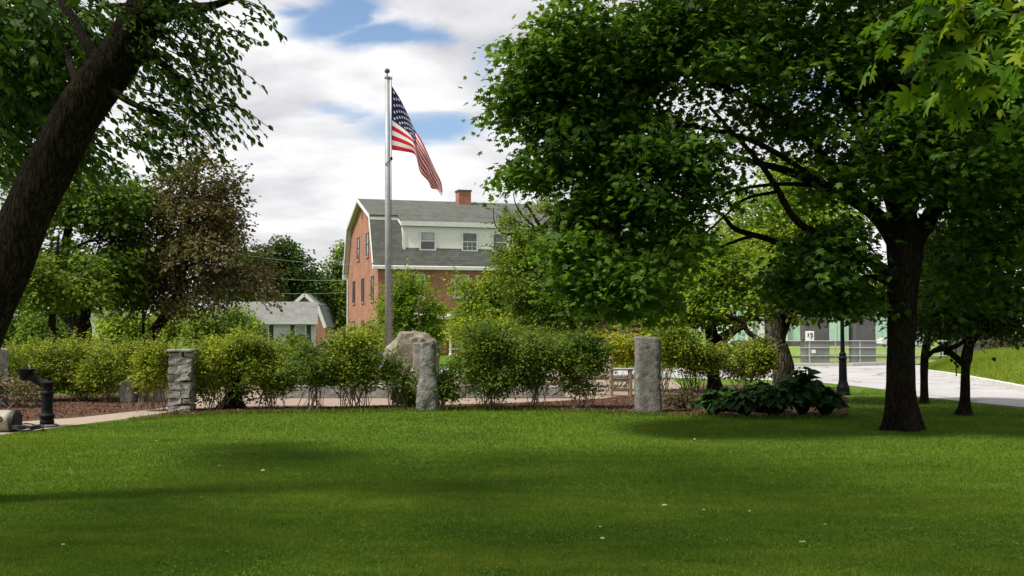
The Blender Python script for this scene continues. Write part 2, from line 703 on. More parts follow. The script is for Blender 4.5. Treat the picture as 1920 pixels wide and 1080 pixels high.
M = {}
M['brick'] = brick_mat('red_brick', (.37, .150, .090), (.26, .098, .058), (.33, .22, .16))
M['brick2'] = brick_mat('far_brick', (.34, .15, .09), (.26, .11, .07), (.33, .25, .2))
M['shingle'] = shingle_mat('grey_green_shingle', (.105, .110, .098), (.072, .076, .066))
M['shingle2'] = shingle_mat('grey_shingle', (.20, .20, .195), (.16, .16, .155))
M['siding'] = siding_mat('cream_siding', (.75, .745, .69))
M['siding_l'] = siding_mat('lavender_grey_siding', (.60, .61, .67))
M['siding_w'] = siding_mat('white_siding', (.70, .70, .70))
M['mint'] = plain('mint_panel', (.42, .60, .52), (.36, .53, .46), 1.5, .5)
M['white'] = plain('white_trim', (.68, .68, .67), (.58, .58, .57), 3, .5)
M['glass'] = plain('window_glass', (.10, .115, .13), (.03, .035, .04), 1.1, .08, spec=.6)
M['blind'] = plain('pale_blind', (.36, .38, .40), (.27, .29, .31), 1.5, .25, spec=.5)
M['shutter'] = plain('dark_shutter', (.035, .037, .045), None, 4, .6)
M['concrete'] = plain('concrete', (.125, .118, .126), (.085, .08, .086), 1.6, .9, .25, spec=.1)
M['granite'] = stone_mat('granite', (.27, .265, .25), (.11, .108, .104), (.30, .30, .25))
M['granite_l'] = stone_mat('pale_granite', (.36, .35, .33), (.17, .165, .157), (.26, .27, .20), 12)
M['boulder'] = stone_mat('brown_boulder', (.28, .255, .195), (.12, .105, .08), (.24, .245, .18), 8)
M['steel'] = plain('brushed_aluminium', (.33, .335, .35), (.25, .255, .265), 8, .5, metal=.15)
M['galv'] = plain('galvanised_steel', (.50, .51, .52), (.40, .41, .42), 12, .45, metal=.4)
M['black'] = plain('black_iron', (.006, .0065, .007), (.004, .0045, .005), 20, .6, .2, spec=.12)
M['carglass'] = plain('car_glass', (.02, .022, .025), None, 1, .5, spec=.1)
M['dkgrey'] = plain('dark_grey_stone', (.09, .09, .095), None, 8, .8, .3)
M['barrel'] = plain('beige_plastic', (.33, .305, .235), (.25, .23, .175), 4, .55)
M['rubber'] = plain('black_rubber', (.013, .013, .013), None, 10, .6)
M['wood'] = plain('weathered_teak', (.30, .245, .16), (.19, .15, .095), 6, .8, .5, 18, stretch=(1, 1, 6))
M['bark'] = bark_mat('dark_bark', (.042, .032, .024), (.006, .0045, .0035), 16)
M['shrub_shade'] = bark_mat('shade_dark', (.016, .012, .009), (.005, .004, .003), 10)  # near-black: the shade inside the broad shrub put into the colour
M['bark_maple'] = bark_mat('maple_bark', (.034, .027, .020), (.006, .005, .004), 16)
M['bark_grey'] = bark_mat('lichen_bark', (.095, .085, .066), (.022, .018, .013), 9)
M['stem'] = plain('shrub_stem', (.22, .175, .12), (.10, .075, .05), 14, .9)
M['wire'] = plain('wire', (.22, .22, .23), None, 3, .5)
M['signwhite'] = plain('sign_white', (.82, .82, .82), (.76, .76, .76), 3, .4)
M['signblack'] = plain('sign_black', (.012, .012, .012), None, 3, .5)
M['carwhite'] = plain('white_car_paint', (.75, .75, .77), None, 1, .2, spec=.6)
M['cargrey'] = plain('slate_car_paint', (.11, .12, .145), None, 1, .45, spec=.2)
M['lantern'] = plain('frosted_lantern', (.55, .55, .52), None, 4, .4)

M['l_maple'] = leaf_mat('maple_leaf', (.020, .048, .005), (.044, .098, .009), (.110, .195, .016), .42)
M['l_near'] = leaf_mat('near_leaf', (.024, .056, .006), (.044, .096, .009), (.100, .180, .016), .36)
M['l_oak'] = leaf_mat('oak_leaf', (.034, .095, .006), (.085, .180, .009), (.23, .29, .016), .38, .55, 1.6)
M['l_shrub'] = leaf_mat('shrub_leaf', (.072, .122, .012), (.145, .205, .020), (.295, .330, .036), .36)
M['l_shrub2'] = leaf_mat('deep_shrub_leaf', (.042, .085, .012), (.082, .140, .017), (.165, .220, .028), .34)
M['l_yellow'] = leaf_mat('yellow_shrub_leaf', (.15, .19, .015), (.26, .29, .02), (.40, .38, .03), .32)
M['l_bronze'] = leaf_mat('bronze_leaf', (.050, .052, .018), (.103, .096, .036), (.185, .150, .066), .3)
M['l_dark'] = leaf_mat('dark_leaf', (.020, .044, .008), (.040, .074, .011), (.078, .130, .018), .3)
M['l_green'] = leaf_mat('mid_leaf', (.048, .092, .011), (.092, .152, .016), (.170, .235, .025), .35)
M['l_bright'] = leaf_mat('bright_leaf', (.070, .135, .011), (.140, .220, .016), (.270, .340, .028), .38)
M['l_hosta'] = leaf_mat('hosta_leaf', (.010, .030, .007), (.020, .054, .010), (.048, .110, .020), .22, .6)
M['l_dry'] = leaf_mat('dry_stalk', (.10, .095, .045), (.16, .14, .07), (.22, .19, .10), .2)
M['l_pale'] = leaf_mat('fallen_leaf', (.28, .27, .15), (.38, .36, .23), (.50, .48, .34), .2)
M['l_grass'] = leaf_mat('grass_blade', (.056, .108, .011), (.096, .166, .015), (.183, .234, .029), .3, .7, 1.4, .08)


def grass_ground(name):
    m, hh, b, o = principled(name)
    b.inputs['Roughness'].default_value = .95
    b.inputs['Specular IOR Level'].default_value = .1
    t = hh.n('ShaderNodeTexCoord')
    a = hh.noise(t.outputs['Object'], .55, 6, .6).outputs['Fac']
    c = hh.noise(t.outputs['Object'], 28, 8, .75).outputs['Fac']
    base = hh.ramp(a, [(.3, (.056, .112, .010)), (.55, (.088, .158, .013)), (.75, (.132, .186, .019))])
    v = hh.ramp(c, [(.3, (.45, .45, .45)), (.7, (1.25, 1.25, 1.2))])
    hh.l(hh.mix(1.0, base, v, 'MULTIPLY'), b.inputs['Base Color'])
    bp = hh.n('ShaderNodeBump')
    bp.inputs['Strength'].default_value = .8
    bp.inputs['Distance'].default_value = .03
    hh.l(c, bp.inputs['Height'])
    hh.l(bp.outputs[0], b.inputs['Normal'])
    return m


M['lawn'] = grass_ground('lawn_grass')
M['meadow'] = plain('sunlit_meadow_grass', (.19, .265, .020), (.085, .140, .010), 14, .95, .8, 40, detail=10, pos=(.3,.7))  # brighter than the lawn: sunlight on the far grass put into the colour
M['mulch'] = plain('bark_mulch', (.115, .050, .026), (.035, .016, .010), 26, .95, 1.0, 44, detail=10)
M['path'] = plain('tan_path', (.30, .245, .185), (.23, .185, .14), 7, .9, .3, 60)
M['asphalt'] = road_mat()
M['kerbstone'] = plain('kerb_granite', (.55, .54, .50), (.42, .41, .38), 6, .85, .3)


def paver_mat():
    m, hh, b, o = principled('pink_pavers')
    b.inputs['Roughness'].default_value = .9
    t = hh.n('ShaderNodeTexCoord')
    br = hh.n('ShaderNodeTexBrick')
    hh.l(t.outputs['UV'], br.inputs['Vector'])
    br.inputs['Scale'].default_value = 1.0
    br.inputs['Brick Width'].default_value = .2
    br.inputs['Row Height'].default_value = .1
    br.inputs['Mortar Size'].default_value = .006
    br.inputs['Color1'].default_value = (.27, .20, .16, 1)
    br.inputs['Color2'].default_value = (.21, .155, .122, 1)
    br.inputs['Mortar'].default_value = (.28, .22, .18, 1)
    hh.l(br.outputs['Color'], b.inputs['Base Color'])
    return m


M['paver'] = paver_mat()

# ------------------------------------------------------------------ ground, roads, beds
def sheet(name, poly, m, z, kind='structure', thick=0.0):
    mb = MB()
    pts = [(p[0], p[1], z) for p in poly]
    if thick:
        mb.prism(pts, (0, 0, -thick))
    else:
        mb.add(pts, [tuple(range(len(pts)))])
    o = mb.build(name, m)
    for p in o.data.polygons:
        break
    if o.data.polygons[0].normal.z < 0 and not thick:
        o.data.flip_normals()
    tag(o, kind=kind)
    return o


def gp(*pts):
    return [g(x, y) for x, y in pts]


gm = MB()
gm.add([(-1500, -200, 0), (1500, -200, 0), (1500, 2500, 0), (-1500, 2500, 0)], [(0, 1, 2, 3)])
tag(gm.build('ground', M['lawn'], org=(0, 0, 0)), kind='structure')

ROAD_NEAR = [(480, 707), (760, 706), (1000, 706), (1200, 707), (1344, 711), (1440, 713), (1554, 719), (1655, 730), (1717, 743), (1818, 754), (1920, 764), (2150, 790), (2400, 818)]
ROAD_FAR = [(2500, 678), (2200, 674), (1920, 671), (1850, 672), (1780, 676), (1715, 683), (1600, 687), (1480, 688), (1200, 690), (900, 691), (480, 692)]
sheet('road', gp(*ROAD_NEAR, *ROAD_FAR), M['asphalt'], .006)
sheet('meadow', [(14, 47.2), (22, 47.2), (60, 62), (140, 130), (-10, 140), (9, 60)], M['meadow'], .006)
kb = MB()
kp = [g(x, y) for x, y in [(1400, 688.5), (1480, 688), (1600, 687), (1715, 683)]]
for a, b in zip(kp[:-1], kp[1:]):
    d = unit(b - a)
    nrm = np.array([-d[1], d[0], 0]) * .25
    kb.add([a, b, b + nrm, a + nrm, a + (0, 0, .15), b + (0, 0, .15), b + nrm + (0, 0, .15), a + nrm + (0, 0, .15)],
           [(0, 1, 5, 4), (4, 5, 6, 7), (2, 3, 7, 6), (1, 2, 6, 5), (3, 0, 4, 7)])
tag(kb.build('kerb', M['kerbstone']), kind='structure')

# grassy mound inside the bend, with its kerb
near = spline(np.array([g(*p) for p in [(1732, 699), (1785, 707), (1850, 719), (1920, 733), (2020, 752), (2250, 790)]]), 6)
far = spline(np.array([g(*p) for p in [(1736, 697.5), (1785, 691), (1850, 686), (1920, 683), (2020, 680), (2250, 678)]]), 6)
mv, mf = [], []
NS, NT = len(near), 14
for i in range(NS):
    hh_ = .85 * (1 - math.exp(-i / NS * 3.2))
    for j in range(NT):
        t = j / (NT - 1)
        p = near[i] * (1 - t) + far[i] * t
        z = .12 + hh_ * math.sin(min(1, t * 1.6) * math.pi / 2) * (1 if t < .8 else (1 - t) / .2 * .8 + .2)
        z += .03 * noise.noise(Vector((p[0], p[1], 0)))
        mv.append((p[0], p[1], z))
mf = [(i * NT + j, (i + 1) * NT + j, (i + 1) * NT + j + 1, i * NT + j + 1) for i in range(NS - 1) for j in range(NT - 1)]
b_ = MB()
b_.add(mv, mf)
mo = b_.build('grass_mound', M['meadow'], smooth=True)
tag(mo, kind='structure')
kb = MB()
for a, b in zip(near[:-1], near[1:]):
    d = unit(b - a)
    nr = np.array([d[1], -d[0], 0]) * .16
    q = [a + nr, b + nr, b - nr * .3, a - nr * .3]
    kb.add(q + [p + (0, 0, .15) for p in q], [(0, 1, 5, 4), (4, 5, 6, 7), (2, 3, 7, 6)])
tag(kb.build('mound_kerb', M['kerbstone']), kind='structure')

LAWN_EDGE = [(-400, 860), (-100, 830), (0, 817), (100, 804), (240, 789), (300, 784), (420, 777), (560, 774), (700, 772), (900, 769), (1000, 770), (1100, 773),
             (1210, 778), (1300, 781), (1400, 786), (1570, 784)]
LE = np.array(LAWN_EDGE)
BED_BACK = [(1590, 770), (1590, 748), (1560, 728), (1440, 722), (1330, 722), (1240, 733), (1130, 748), (1000, 755), (860, 759), (700, 762), (560, 764), (420, 766), (345, 770), (240, 785)]
sheet('mulch_bed', gp(*[(x, y) for x, y in LAWN_EDGE if x >= 240], *BED_BACK), M['mulch'], .012)
sheet('mulch_bed', gp((-200, 800), (40, 791), (150, 783), (300, 766), (335, 760), (335, 742), (150, 741), (-200, 741)), M['mulch'], .012)
sheet('path', gp((-200, 800), (40, 791), (150, 783), (300, 766), (345, 758), (380, 772), (345, 772), (290, 779), (200, 790), (100, 803), (20, 814), (-200, 842)), M['path'], .006)
sheet('plaza', gp((345, 758), (380, 772), (560, 770), (860, 765), (1130, 755), (1290, 733), (1260, 712), (900, 712), (500, 714), (340, 735)), M['paver'], .008)

# bark chips lying on the beds
rng = np.random.default_rng(5)
n = 26000
px = rng.uniform(-60, 1590, n)
py = np.interp(px, LE[:, 0], LE[:, 1]) - 1
BB = np.array(BED_BACK)[::-1]
bk = np.interp(px, BB[:, 0], BB[:, 1])
py = py - rng.random(n) ** 1.2 * np.maximum(py - bk - 1, 1)
left = px < 300
py[left] = np.interp(px[left], [-60, 40, 150, 300], [794, 790, 782, 765]) - rng.random(left.sum()) * 40
pp = np.array([g(a, b) for a, b in zip(px, py)])
pp[:, 2] = .014 + rng.random(n) * .012
V, T, I = leaf_geo('diamond', pp, rng.normal(size=(n, 3)) * (1, 1, .25), np.array([0, 0, 1.]) + rng.normal(size=(n, 3)) * .35, rng.uniform(.02, .065, n), rng.random(n), rng)
M['chip'] = leaf_mat('bark_chip', (.030, .014, .008), (.085, .036, .018), (.16, .085, .048), .0, .9)
tag(tri_mesh('mulch', V, T, I, M['chip'], org=(0, 20, 0)), kind='stuff')

# ------------------------------------------------------------------ buildings
def obox(mb, c, hd, nd_, x0, x1, z0, z1, d0, d1):
    """box on a wall: hd along the wall, nd_ outwards"""
    c, hd, nd_ = map(lambda q: np.array(q, float), (c, hd, nd_))
    vs = [c + hd * x + nd_ * d + np.array([0, 0, z]) for z in (z0, z1) for (x, d) in ((x0, d0), (x1, d0), (x1, d1), (x0, d1))]
    mb.add(vs, [(3, 2, 1, 0), (4, 5, 6, 7), (0, 1, 5, 4), (1, 2, 6, 5), (2, 3, 7, 6), (3, 0, 4, 7)])


def window(parent, c, hd, nd_, w, hgt, fw=.09, frame='white', pane='glass', rail=True, sill=True, bars=0, depth=.07, blind=0.0):
    f = MB()
    x, z = w / 2, hgt / 2
    obox(f, c, hd, nd_, -x, -x + fw, -z, z, -.02, depth)
    obox(f, c, hd, nd_, x - fw, x, -z, z, -.02, depth)
    obox(f, c, hd, nd_, -x + fw, x - fw, z - fw, z, -.02, depth)
    obox(f, c, hd, nd_, -x + fw, x - fw, -z, -z + fw, -.02, depth)
    if rail:
        obox(f, c, hd, nd_, -x + fw, x - fw, -.03, .03, -.02, depth * .8)
    for k in range(bars):
        xx = -x + fw + (w - 2 * fw) * (k + 1) / (bars + 1)
        obox(f, c, hd, nd_, xx - .012, xx + .012, -z + fw, -.03, -.02, depth * .7)
    if bars:
        obox(f, c, hd, nd_, -x + fw, x - fw, -z / 2 - .012, -z / 2 + .012, -.02, depth * .68)
    if sill:
        obox(f, c, hd, nd_, -x - .05, x + .05, -z - .07, -z, -.02, depth + .05)
    fo = f.build('window', M[frame], parent)
    p = MB()
    obox(p, c, hd, nd_, -x + fw, x - fw, -z + fw, z - fw, -.02, depth * .35)
    p.build('pane', M[pane], fo)
    if blind:
        q = MB()
        obox(q, c, hd, nd_, -x + fw + .003, x - fw - .003, z - fw - blind, z - fw, depth * .36, depth * .42)
        q.build('blind', M['blind'], fo)
    return fo


# big brick gambrel building
AX = np.array([math.sin(math.radians(75.7)), math.cos(math.radians(75.7)), 0])
BX = np.array([math.sin(math.radians(-18.3)), math.cos(math.radians(18.3)), 0])
O0 = G(708, 66)
LEN, DEP = 20.4, 12.2
NF = np.array([AX[1], -AX[0], 0])          # facade faces the camera
NG = np.array([-BX[1], BX[0], 0])          # gable end faces left


def TB(a, b, z):
    return O0 + AX * a + BX * b + np.array([0, 0, z])


bld = thing('brick_building', 'three storey red brick building with grey gambrel roof and long cream dormer behind the flagpole', 'building', O0)
prof = [(0, 0), (DEP, 0), (DEP, 5.98), (DEP - 1.5, 9.2), (DEP / 2, 10.82), (1.5, 9.2), (0, 5.98)]
w = MB()
w.prism([TB(0, b, z) for b, z in prof], AX * LEN)
w.build('wall', M['brick'], bld)


def slab(mb, T, p, q, a0, a1, th, ext0=0, ext1=0):
    p, q = np.array(p, float), np.array(q, float)
    d = unit(q - p)
    nn = np.array([-d[1], d[0]])
    p, q = p - d * ext0, q + d * ext1
    poly = [p + nn * .01, q + nn * .01, q + nn * th, p + nn * th]
    mb.prism([T(a0, b, z) for b, z in poly], T(a1, 0, 0) - T(a0, 0, 0))


def flip(p):
    return (DEP - p[0], p[1])


r = MB()
slab(r, TB, (1.5, 9.2), (DEP / 2, 10.82), -.35, LEN + .35, .16, .0, 0)
slab(r, TB, (DEP / 2, 10.82), (DEP - 1.5, 9.2), -.35, LEN + .35, .16, 0, .12)
slab(r, TB, (0, 5.98), (1.5, 9.2), -.35, LEN + .35, .14, .2, 0)
slab(r, TB, (DEP - 1.5, 9.2), (DEP, 5.98), -.35, LEN + .35, .14, 0, .2)
roof = r.build('roof', M['shingle'], bld)
t = MB()
for p, q in (((0, 5.98), (1.5, 9.2)), ((1.5, 9.2), (DEP / 2, 10.82)), ((DEP / 2, 10.82), (DEP - 1.5, 9.2)), ((DEP - 1.5, 9.2), (DEP, 5.98))):
    slab(t, TB, p, q, -.40, -.352, .15, .04, .04)
    slab(t, TB, p, q, -.36, -.01, .008, .0, .0)
    pp_, qq_ = np.array(p), np.array(q)
    d = unit(qq_ - pp_)
    nn = np.array([-d[1], d[0]])
    t.prism([TB(-.385, *(pp_ - nn * .09)), TB(-.385, *(qq_ - nn * .09)), TB(-.385, *(qq_ + nn * .012)), TB(-.385, *(pp_ + nn * .012))], AX * .05)
t.build('rake_trim', M['white'], bld)
e = MB()
e.prism([TB(-.38, b, z) for b, z in ((-.30, 5.62), (-.003, 5.62), (-.003, 5.95), (-.30, 5.82))], AX * (LEN + .76))
e.prism([TB(-.38, DEP - b, z) for b, z in ((-.30, 5.5), (-.003, 5.5), (-.003, 5.95), (-.30, 5.82))], AX * (LEN + .76))
e.build('eave_trim', M['white'], bld)
d1 = MB()
d1.prism([TB(-.38, b, z) for b, z in ((1.22, 8.98), (1.36, 8.98), (1.36, 9.14), (1.22, 9.14))], AX * 2.05)
d1.build('fascia', M['white'], bld)
ch = MB()
ch.prism([TB(6.75, b, 10.2) for b in (5.2, 6.1)] + [TB(7.65, b, 10.2) for b in (6.1, 5.2)], (0, 0, 1.45))
cho = ch.build('chimney', M['brick'], bld)
cc = MB()
cc.prism([TB(6.69, b, 11.65) for b in (5.14, 6.16)] + [TB(7.71, b, 11.65) for b in (6.16, 5.14)], (0, 0, .10))
cc.build('chimney_cap', M['concrete'], cho)
# dormer
dA0, dA1 = 1.73, LEN - 1.7
dm = MB()
dm.prism([TB(dA0, b, z) for b, z in ((.36, 6.8), (1.9, 6.8), (1.9, 9.15), (.36, 8.52))], AX * (dA1 - dA0))
dorm = dm.build('dormer', M['siding'], bld)
dr = MB()
dr.prism([TB(dA0 - .15, b, z) for b, z in ((.22, 8.68), (2.2, 9.48), (2.2, 9.648), (.22, 8.855))], AX * (dA1 - dA0 + .3))
dr.build('dormer_roof', M['shingle'], dorm)
dt = MB()
dt.prism([TB(dA0 - .2, b, z) for b, z in ((.17, 8.53), (.235, 8.53), (.235, 8.845), (.17, 8.845))], AX * (dA1 - dA0 + .4))
dt.prism([TB(dA0 - .08, b, z) for b, z in ((.30, 6.72), (.40, 6.72), (.40, 6.90), (.30, 6.90))], AX * (dA1 - dA0 + .16))
dt.prism([TB(dA0 - .06, b, z) for b, z in ((.31, 6.9), (.45, 6.9), (.45, 8.5), (.31, 8.5))], AX * .2)
dt.prism([TB(dA0 - .19, b, z) for b, z in ((.24, 8.50), (1.36, 8.98), (1.36, 9.14), (.24, 8.70))], AX * .03)
dt.build('dormer_trim', M['white'], dorm)
for k, a in enumerate((3.35, 6.2, 8.3, 11.0, 13.8, 16.6)):
    window(dorm, TB(a, .36, 7.56), AX, NF, 1.12, 1.32, .10, rail=True, bars=(2 if k == 1 else 0), sill=False, blind=(.5 if k == 0 else 0.0))
for b, z, hh_ in ((1.9, 4.45, 1.62), (5.6, 4.45, 1.62), (9.4, 4.45, 1.62), (3.85, 7.55, 1.55), (7.6, 7.55, 1.55), (1.9, 1.5, 1.62), (5.6, 1.5, 1.62), (9.4, 1.5, 1.62)):
    wo = window(bld, TB(0, b, z), BX, NG, .95, hh_, .06, frame='shutter', sill=False, depth=.045)
    for nm_, z0, z1, dd_ in (('sill', -.95, -hh_ / 2 - .005, .07), ('lintel', hh_ / 2 + .005, 1.0, .02)):
        sl = MB()
        obox(sl, TB(0, b, z), BX, NG, -.55, .55, z0, z1, -.02, dd_)
        sl.build(nm_, M['brick2'], wo)
v_ = MB()
obox(v_, TB(0, 6.1, 9.85), BX, NG, -.1, .1, -.32, .32, -.02, .03)
v_.build('vent', M['shutter'], bld)
for k, a in enumerate((2.6, 5.55, 8.4, 11.2, 14.0, 16.8)):
    window(bld, TB(a, 0, 4.55), AX, NF, 1.0, 1.5, .06, rail=True, bars=2)
for k, a in enumerate((5.25, 8.0, 11.2, 14.0, 16.8)):
    window(bld, TB(a, 0, 1.25), AX, NF, 1.0, 1.7, .06, rail=True)
dp = MB()
dp.tube([TB(-.08, DEP - .35, 5.5), TB(-.08, DEP - .35, .1)], .06, 8)
dp.build('downpipe', M['white'], bld)
dp = MB()
dp.tube([TB(LEN - .25, -.08, 5.6), TB(LEN - .25, -.08, .1)], .07, 8)
dp.build('downpipe', M['white'], bld)
po = MB()
for a in (2.6, 4.5):
    po.lathe([(.11, 0), (.11, .1), (.08, .14), (.075, 2.2), (.11, 2.26), (.11, 2.34)], TB(a, -1.2, 0), 12)
po.prism([TB(2.4, b, z) for b, z in ((-1.4, 2.34), (-.004, 2.34), (-.004, 2.78), (-1.4, 2.52))], AX * 2.3)
po.build('portico', M['white'], bld)
do = MB()
obox(do, TB(3.55, 0, 0), AX, NF, -.5, .5, .02, 2.1, -.02, .05)
do.build('door', M['shutter'], bld)

# far lavender house and the brick gambrel house behind it
def Hx(px, D):
    return X(px, D)


HD = 85.0
hx1 = Hx(591, HD)
HE = unit(np.array([HD, -hx1, 0.0]))          # along the front
HN = np.array([HE[1], -HE[0], 0.0])           # out of the front
HL = 8.6
ho = thing('far_house', 'low lavender grey house with dark shutters and pale grey gable roof', 'house', (hx1, HD, 0))


def TH(x, y, z):
    return np.array([hx1, HD, 0.0]) + HE * x - HN * y + np.array([0, 0, z])


mb = MB()
mb.box(-HL, 0, 0, 6, 0, 2.3, TH)
mb.build('wall', M['siding_l'], ho)
mb = MB()
mb.prism([TH(-HL - .2, y, z) for y, z in ((-.35, 2.22), (3, 3.95), (6.35, 2.22), (6.35, 2.36), (3, 4.1), (-.35, 2.36))], HE * (HL + .4))
mb.build('roof', M['shingle2'], ho)
mb = MB()
mb.box(-HL - .2, .2, -.42, -.36, 2.14, 2.36, TH)
mb.box(-.1, .03, -.03, .1, 0, 2.2, TH)
mb.build('trim', M['white'], ho)
ex, ny = np.array([1., 0, 0]), np.array([0, -1., 0])
for xw, bl in ((-4.25, .25), (-1.2, .7), (-6.6, .2)):
    window(ho, TH(xw, 0, 1.35), HE, HN, .92, 1.45, .09, blind=bl, sill=True)
    for s in (-1, 1):
        mb = MB()
        xs = xw + s * .66
        mb.box(xs - .17, xs + .17, -.04, .01, .62, 2.05, TH)
        mb.build('shutter', M['shutter'], ho)

GD = 112.0
gx0, gx1 = X(532, GD), X(610, GD)
gw = gx1 - gx0
gh = thing('brick_house', 'small brick gambrel house with white trim behind the lavender house', 'house', (gx0, GD, 0))
zr, zk = 5.55, 4.3
pr = [(0, 0), (gw, 0), (gw, 1.9), (gw - .9, zk), (gw / 2, zr), (.9, zk), (0, 1.9)]
mb = MB()
mb.prism([(gx0 + x, GD, z) for x, z in pr], (0, 14, 0))
mb.build('wall', M['brick2'], gh)
mb, m2 = MB(), MB()
for p, q in zip(pr[2:6], pr[3:7]):
    p, q = np.array(p), np.array(q)
    d = unit(q - p)
    nn = np.array([d[1], -d[0]])
    po_ = [p + nn * .01, q + nn * .01, q + nn * .2, p + nn * .2]
    mb.prism([(gx0 + x, GD - .3, z) for x, z in po_], (0, 14.6, 0))
    po_ = [p - nn * .14, q - nn * .14, q + nn * .22, p + nn * .22]
    m2.prism([(gx0 + x, GD - .36, z) for x, z in po_], (0, .055, 0))
mb.build('roof', M['shingle2'], gh)
m2.build('rake_trim', M['white'], gh)
window(gh, (gx0 + gw / 2 - .6, GD, 4.2), ex, ny, .8, 1.0, .06, frame='shutter', sill=False)

# white house glimpsed on the left
WD = 72.0
wx0, wx1 = X(118, WD), X(222, WD)
wh = thing('white_house', 'white clapboard house half hidden behind the forked dark trunk', 'house', (wx0, WD, 0))
mb = MB()
mid = (wx0 + wx1) / 2
mb.prism([(wx0, WD, 0), (wx1, WD, 0), (wx1, WD, 1.9), (mid, WD, 3.2), (wx0, WD, 1.9)], (0, 8, 0))
mb.build('wall', M['siding_w'], wh)
mb = MB()
for a, b in (((wx0, 1.9), (mid, 3.2)), ((mid, 3.2), (wx1, 1.9))):
    mb.prism([(a[0], WD - .3, a[1] + .01), (b[0], WD - .3, b[1] + .01), (b[0], WD - .3, b[1] + .2), (a[0], WD - .3, a[1] + .2)], (0, 8.6, 0))
mb.build('roof', M['shingle2'], wh)
window(wh, (mid + 1.2, WD, 1.3), ex, ny, .8, 1.1)
window(wh, (mid - .9, WD, 1.3), ex, ny, .8, 1.1)

# mint building, piers and fence across the road
MD = 104.0
mx0, mx1 = X(1375, MD), X(1745, MD)
mt = thing('mint_building', 'long pale mint green building far across the road behind the grey piers', 'building', (mx0, MD, 0))
mb = MB()
mb.box(mx0, mx1, MD, MD + 12, 0, 5.2)
mb.build('wall', M['mint'], mt)
mb = MB()
mb.box(mx0 - .3, mx1 + .3, MD - .3, MD + 12.3, 5.2, 5.5)
mb.build('roof', M['concrete'], mt)
mb = MB()
for k in range(22):
    xx = mx0 + (mx1 - mx0) * (k + .5) / 22
    mb.box(xx - .04, xx + .04, MD - .05, MD - .002, .6, 5.15)
mb.build('seam', M['mint'], mt)
mb = MB()
mb.box(mx0, mx1, MD - .12, MD - .004, 0, .58)
mb.build('plinth', M['concrete'], mt)
mb = MB()
for pxq in (1405, 1427, 1470):
    xx = X(pxq, MD)
    mb.box(xx - .3, xx + .3, MD - .3, MD - .002, .6, 5.1)
mb.build('pilaster', M['white'], mt)
mb = MB()
mb.box(X(1432, MD), X(1466, MD), MD - .2, MD - .003, .6, 4.4)
mb.build('door', M['concrete'], mt)
for (p0, p1, lab) in ((1511, 1556, 'grey concrete pier standing just right of the white road sign'), (1604, 1643, 'grey concrete pier on the grass between the lamp post and the big trunk')):
    D = 50.5
    x0, x1 = X(p0, D), X(p1, D)
    tp = thing('concrete_pier', lab, 'pier', (x0, D, 0), 'grey concrete piers across the road')
    mb = MB()
    mb.box(x0, x1, D, D + 1.0, 0, 3.4)
    mb.build('shaft', M['concrete'], tp, bevel=.04)
    mb = MB()
    mb.box(x0 - .15, x1 + .15, D - .15, D + 1.15, 3.4, 3.8)
    mb.build('cap', M['concrete'], tp, bevel=.04)

FD = 47.6
fx0, fx1 = X(1470, FD), X(1775, FD)
fe = thing('chain_link_fence', 'silver chain link fence with thin rails along the far side of the road', 'fence', (fx0, FD, 0))
for pxp in (1472, 1518, 1567, 1613, 1664, 1715, 1768):
    mb = MB()
    xx = X(pxp, FD)
    mb.tube([(xx, FD, 0), (xx, FD, 1.16)], .032, 8)
    mb.build('post', M['galv'], fe)
for z in (1.12, .80, .42):
    mb = MB()
    mb.tube([(fx0, FD - .035, z), (fx1, FD - .035, z)], .02, 6)
    mb.build('rail', M['galv'], fe)
mb = MB()
sp = .10
k = fx0 - 1.1
while k < fx1:
    for s in (0, 1):
        a, b = (k, k + 1.1) if s == 0 else (k + 1.1, k)
        if min(a, b) > fx0 and max(a, b) < fx1:
            mb.tube([(a, FD - .01 + s * .006, .02), (b, FD - .01 + s * .006, 1.1)], .0035, 3, False)
    k += sp
mb.build('wire_mesh', M['galv'], fe)
SD = 46.9
sg = thing('road_sign', 'white road sign with two curved black marks on a thin post', 'sign', (X(1518, SD), SD, 0))
xs = X(1518.5, SD)
mb = MB()
mb.tube([(xs, SD, 0), (xs, SD, 1.6)], .03, 8)
mb.build('post', M['galv'], sg)
zt, zb = P(1518, 621, SD)[2], P(1518, 639.5, SD)[2]
mb = MB()
mb.box(xs - .20, xs + .20, SD - .06, SD - .032, zb, zt)
pn = mb.build('panel', M['signwhite'], sg, bevel=.01)
zm = (zt + zb) / 2
mb = MB()
mb.tube(spline([(xs - .10, SD - .062, zm + .13), (xs - .06, SD - .062, zm + .10), (xs - .075, SD - .062, zm + .03), (xs - .11, SD - .062, zm - .01)], 4), .022, 6)
mb.tube(spline([(xs + .02, SD - .062, zm + .10), (xs + .09, SD - .062, zm + .13), (xs + .11, SD - .062, zm + .05), (xs + .06, SD - .062, zm - .03), (xs + .05, SD - .062, zm - .13)], 4), .022, 6)
mb.add([(xs + .01, SD - .065, zm + .06), (xs + .07, SD - .065, zm + .06), (xs + .03, SD - .065, zm + .16)], [(0, 1, 2)])
mb.build('mark', M['signblack'], pn)
fs = MB()
xf = X(1525, FD)
zf = P(1525, 659, FD)[2]
fs.box(xf - .10, xf + .10, FD - .075, FD - .056, zf - .08, zf + .08)
tag(fs.build('fence_sign', M['signwhite'], bevel=.005), 'small blank white plate fixed on the chain link fence', 'sign')


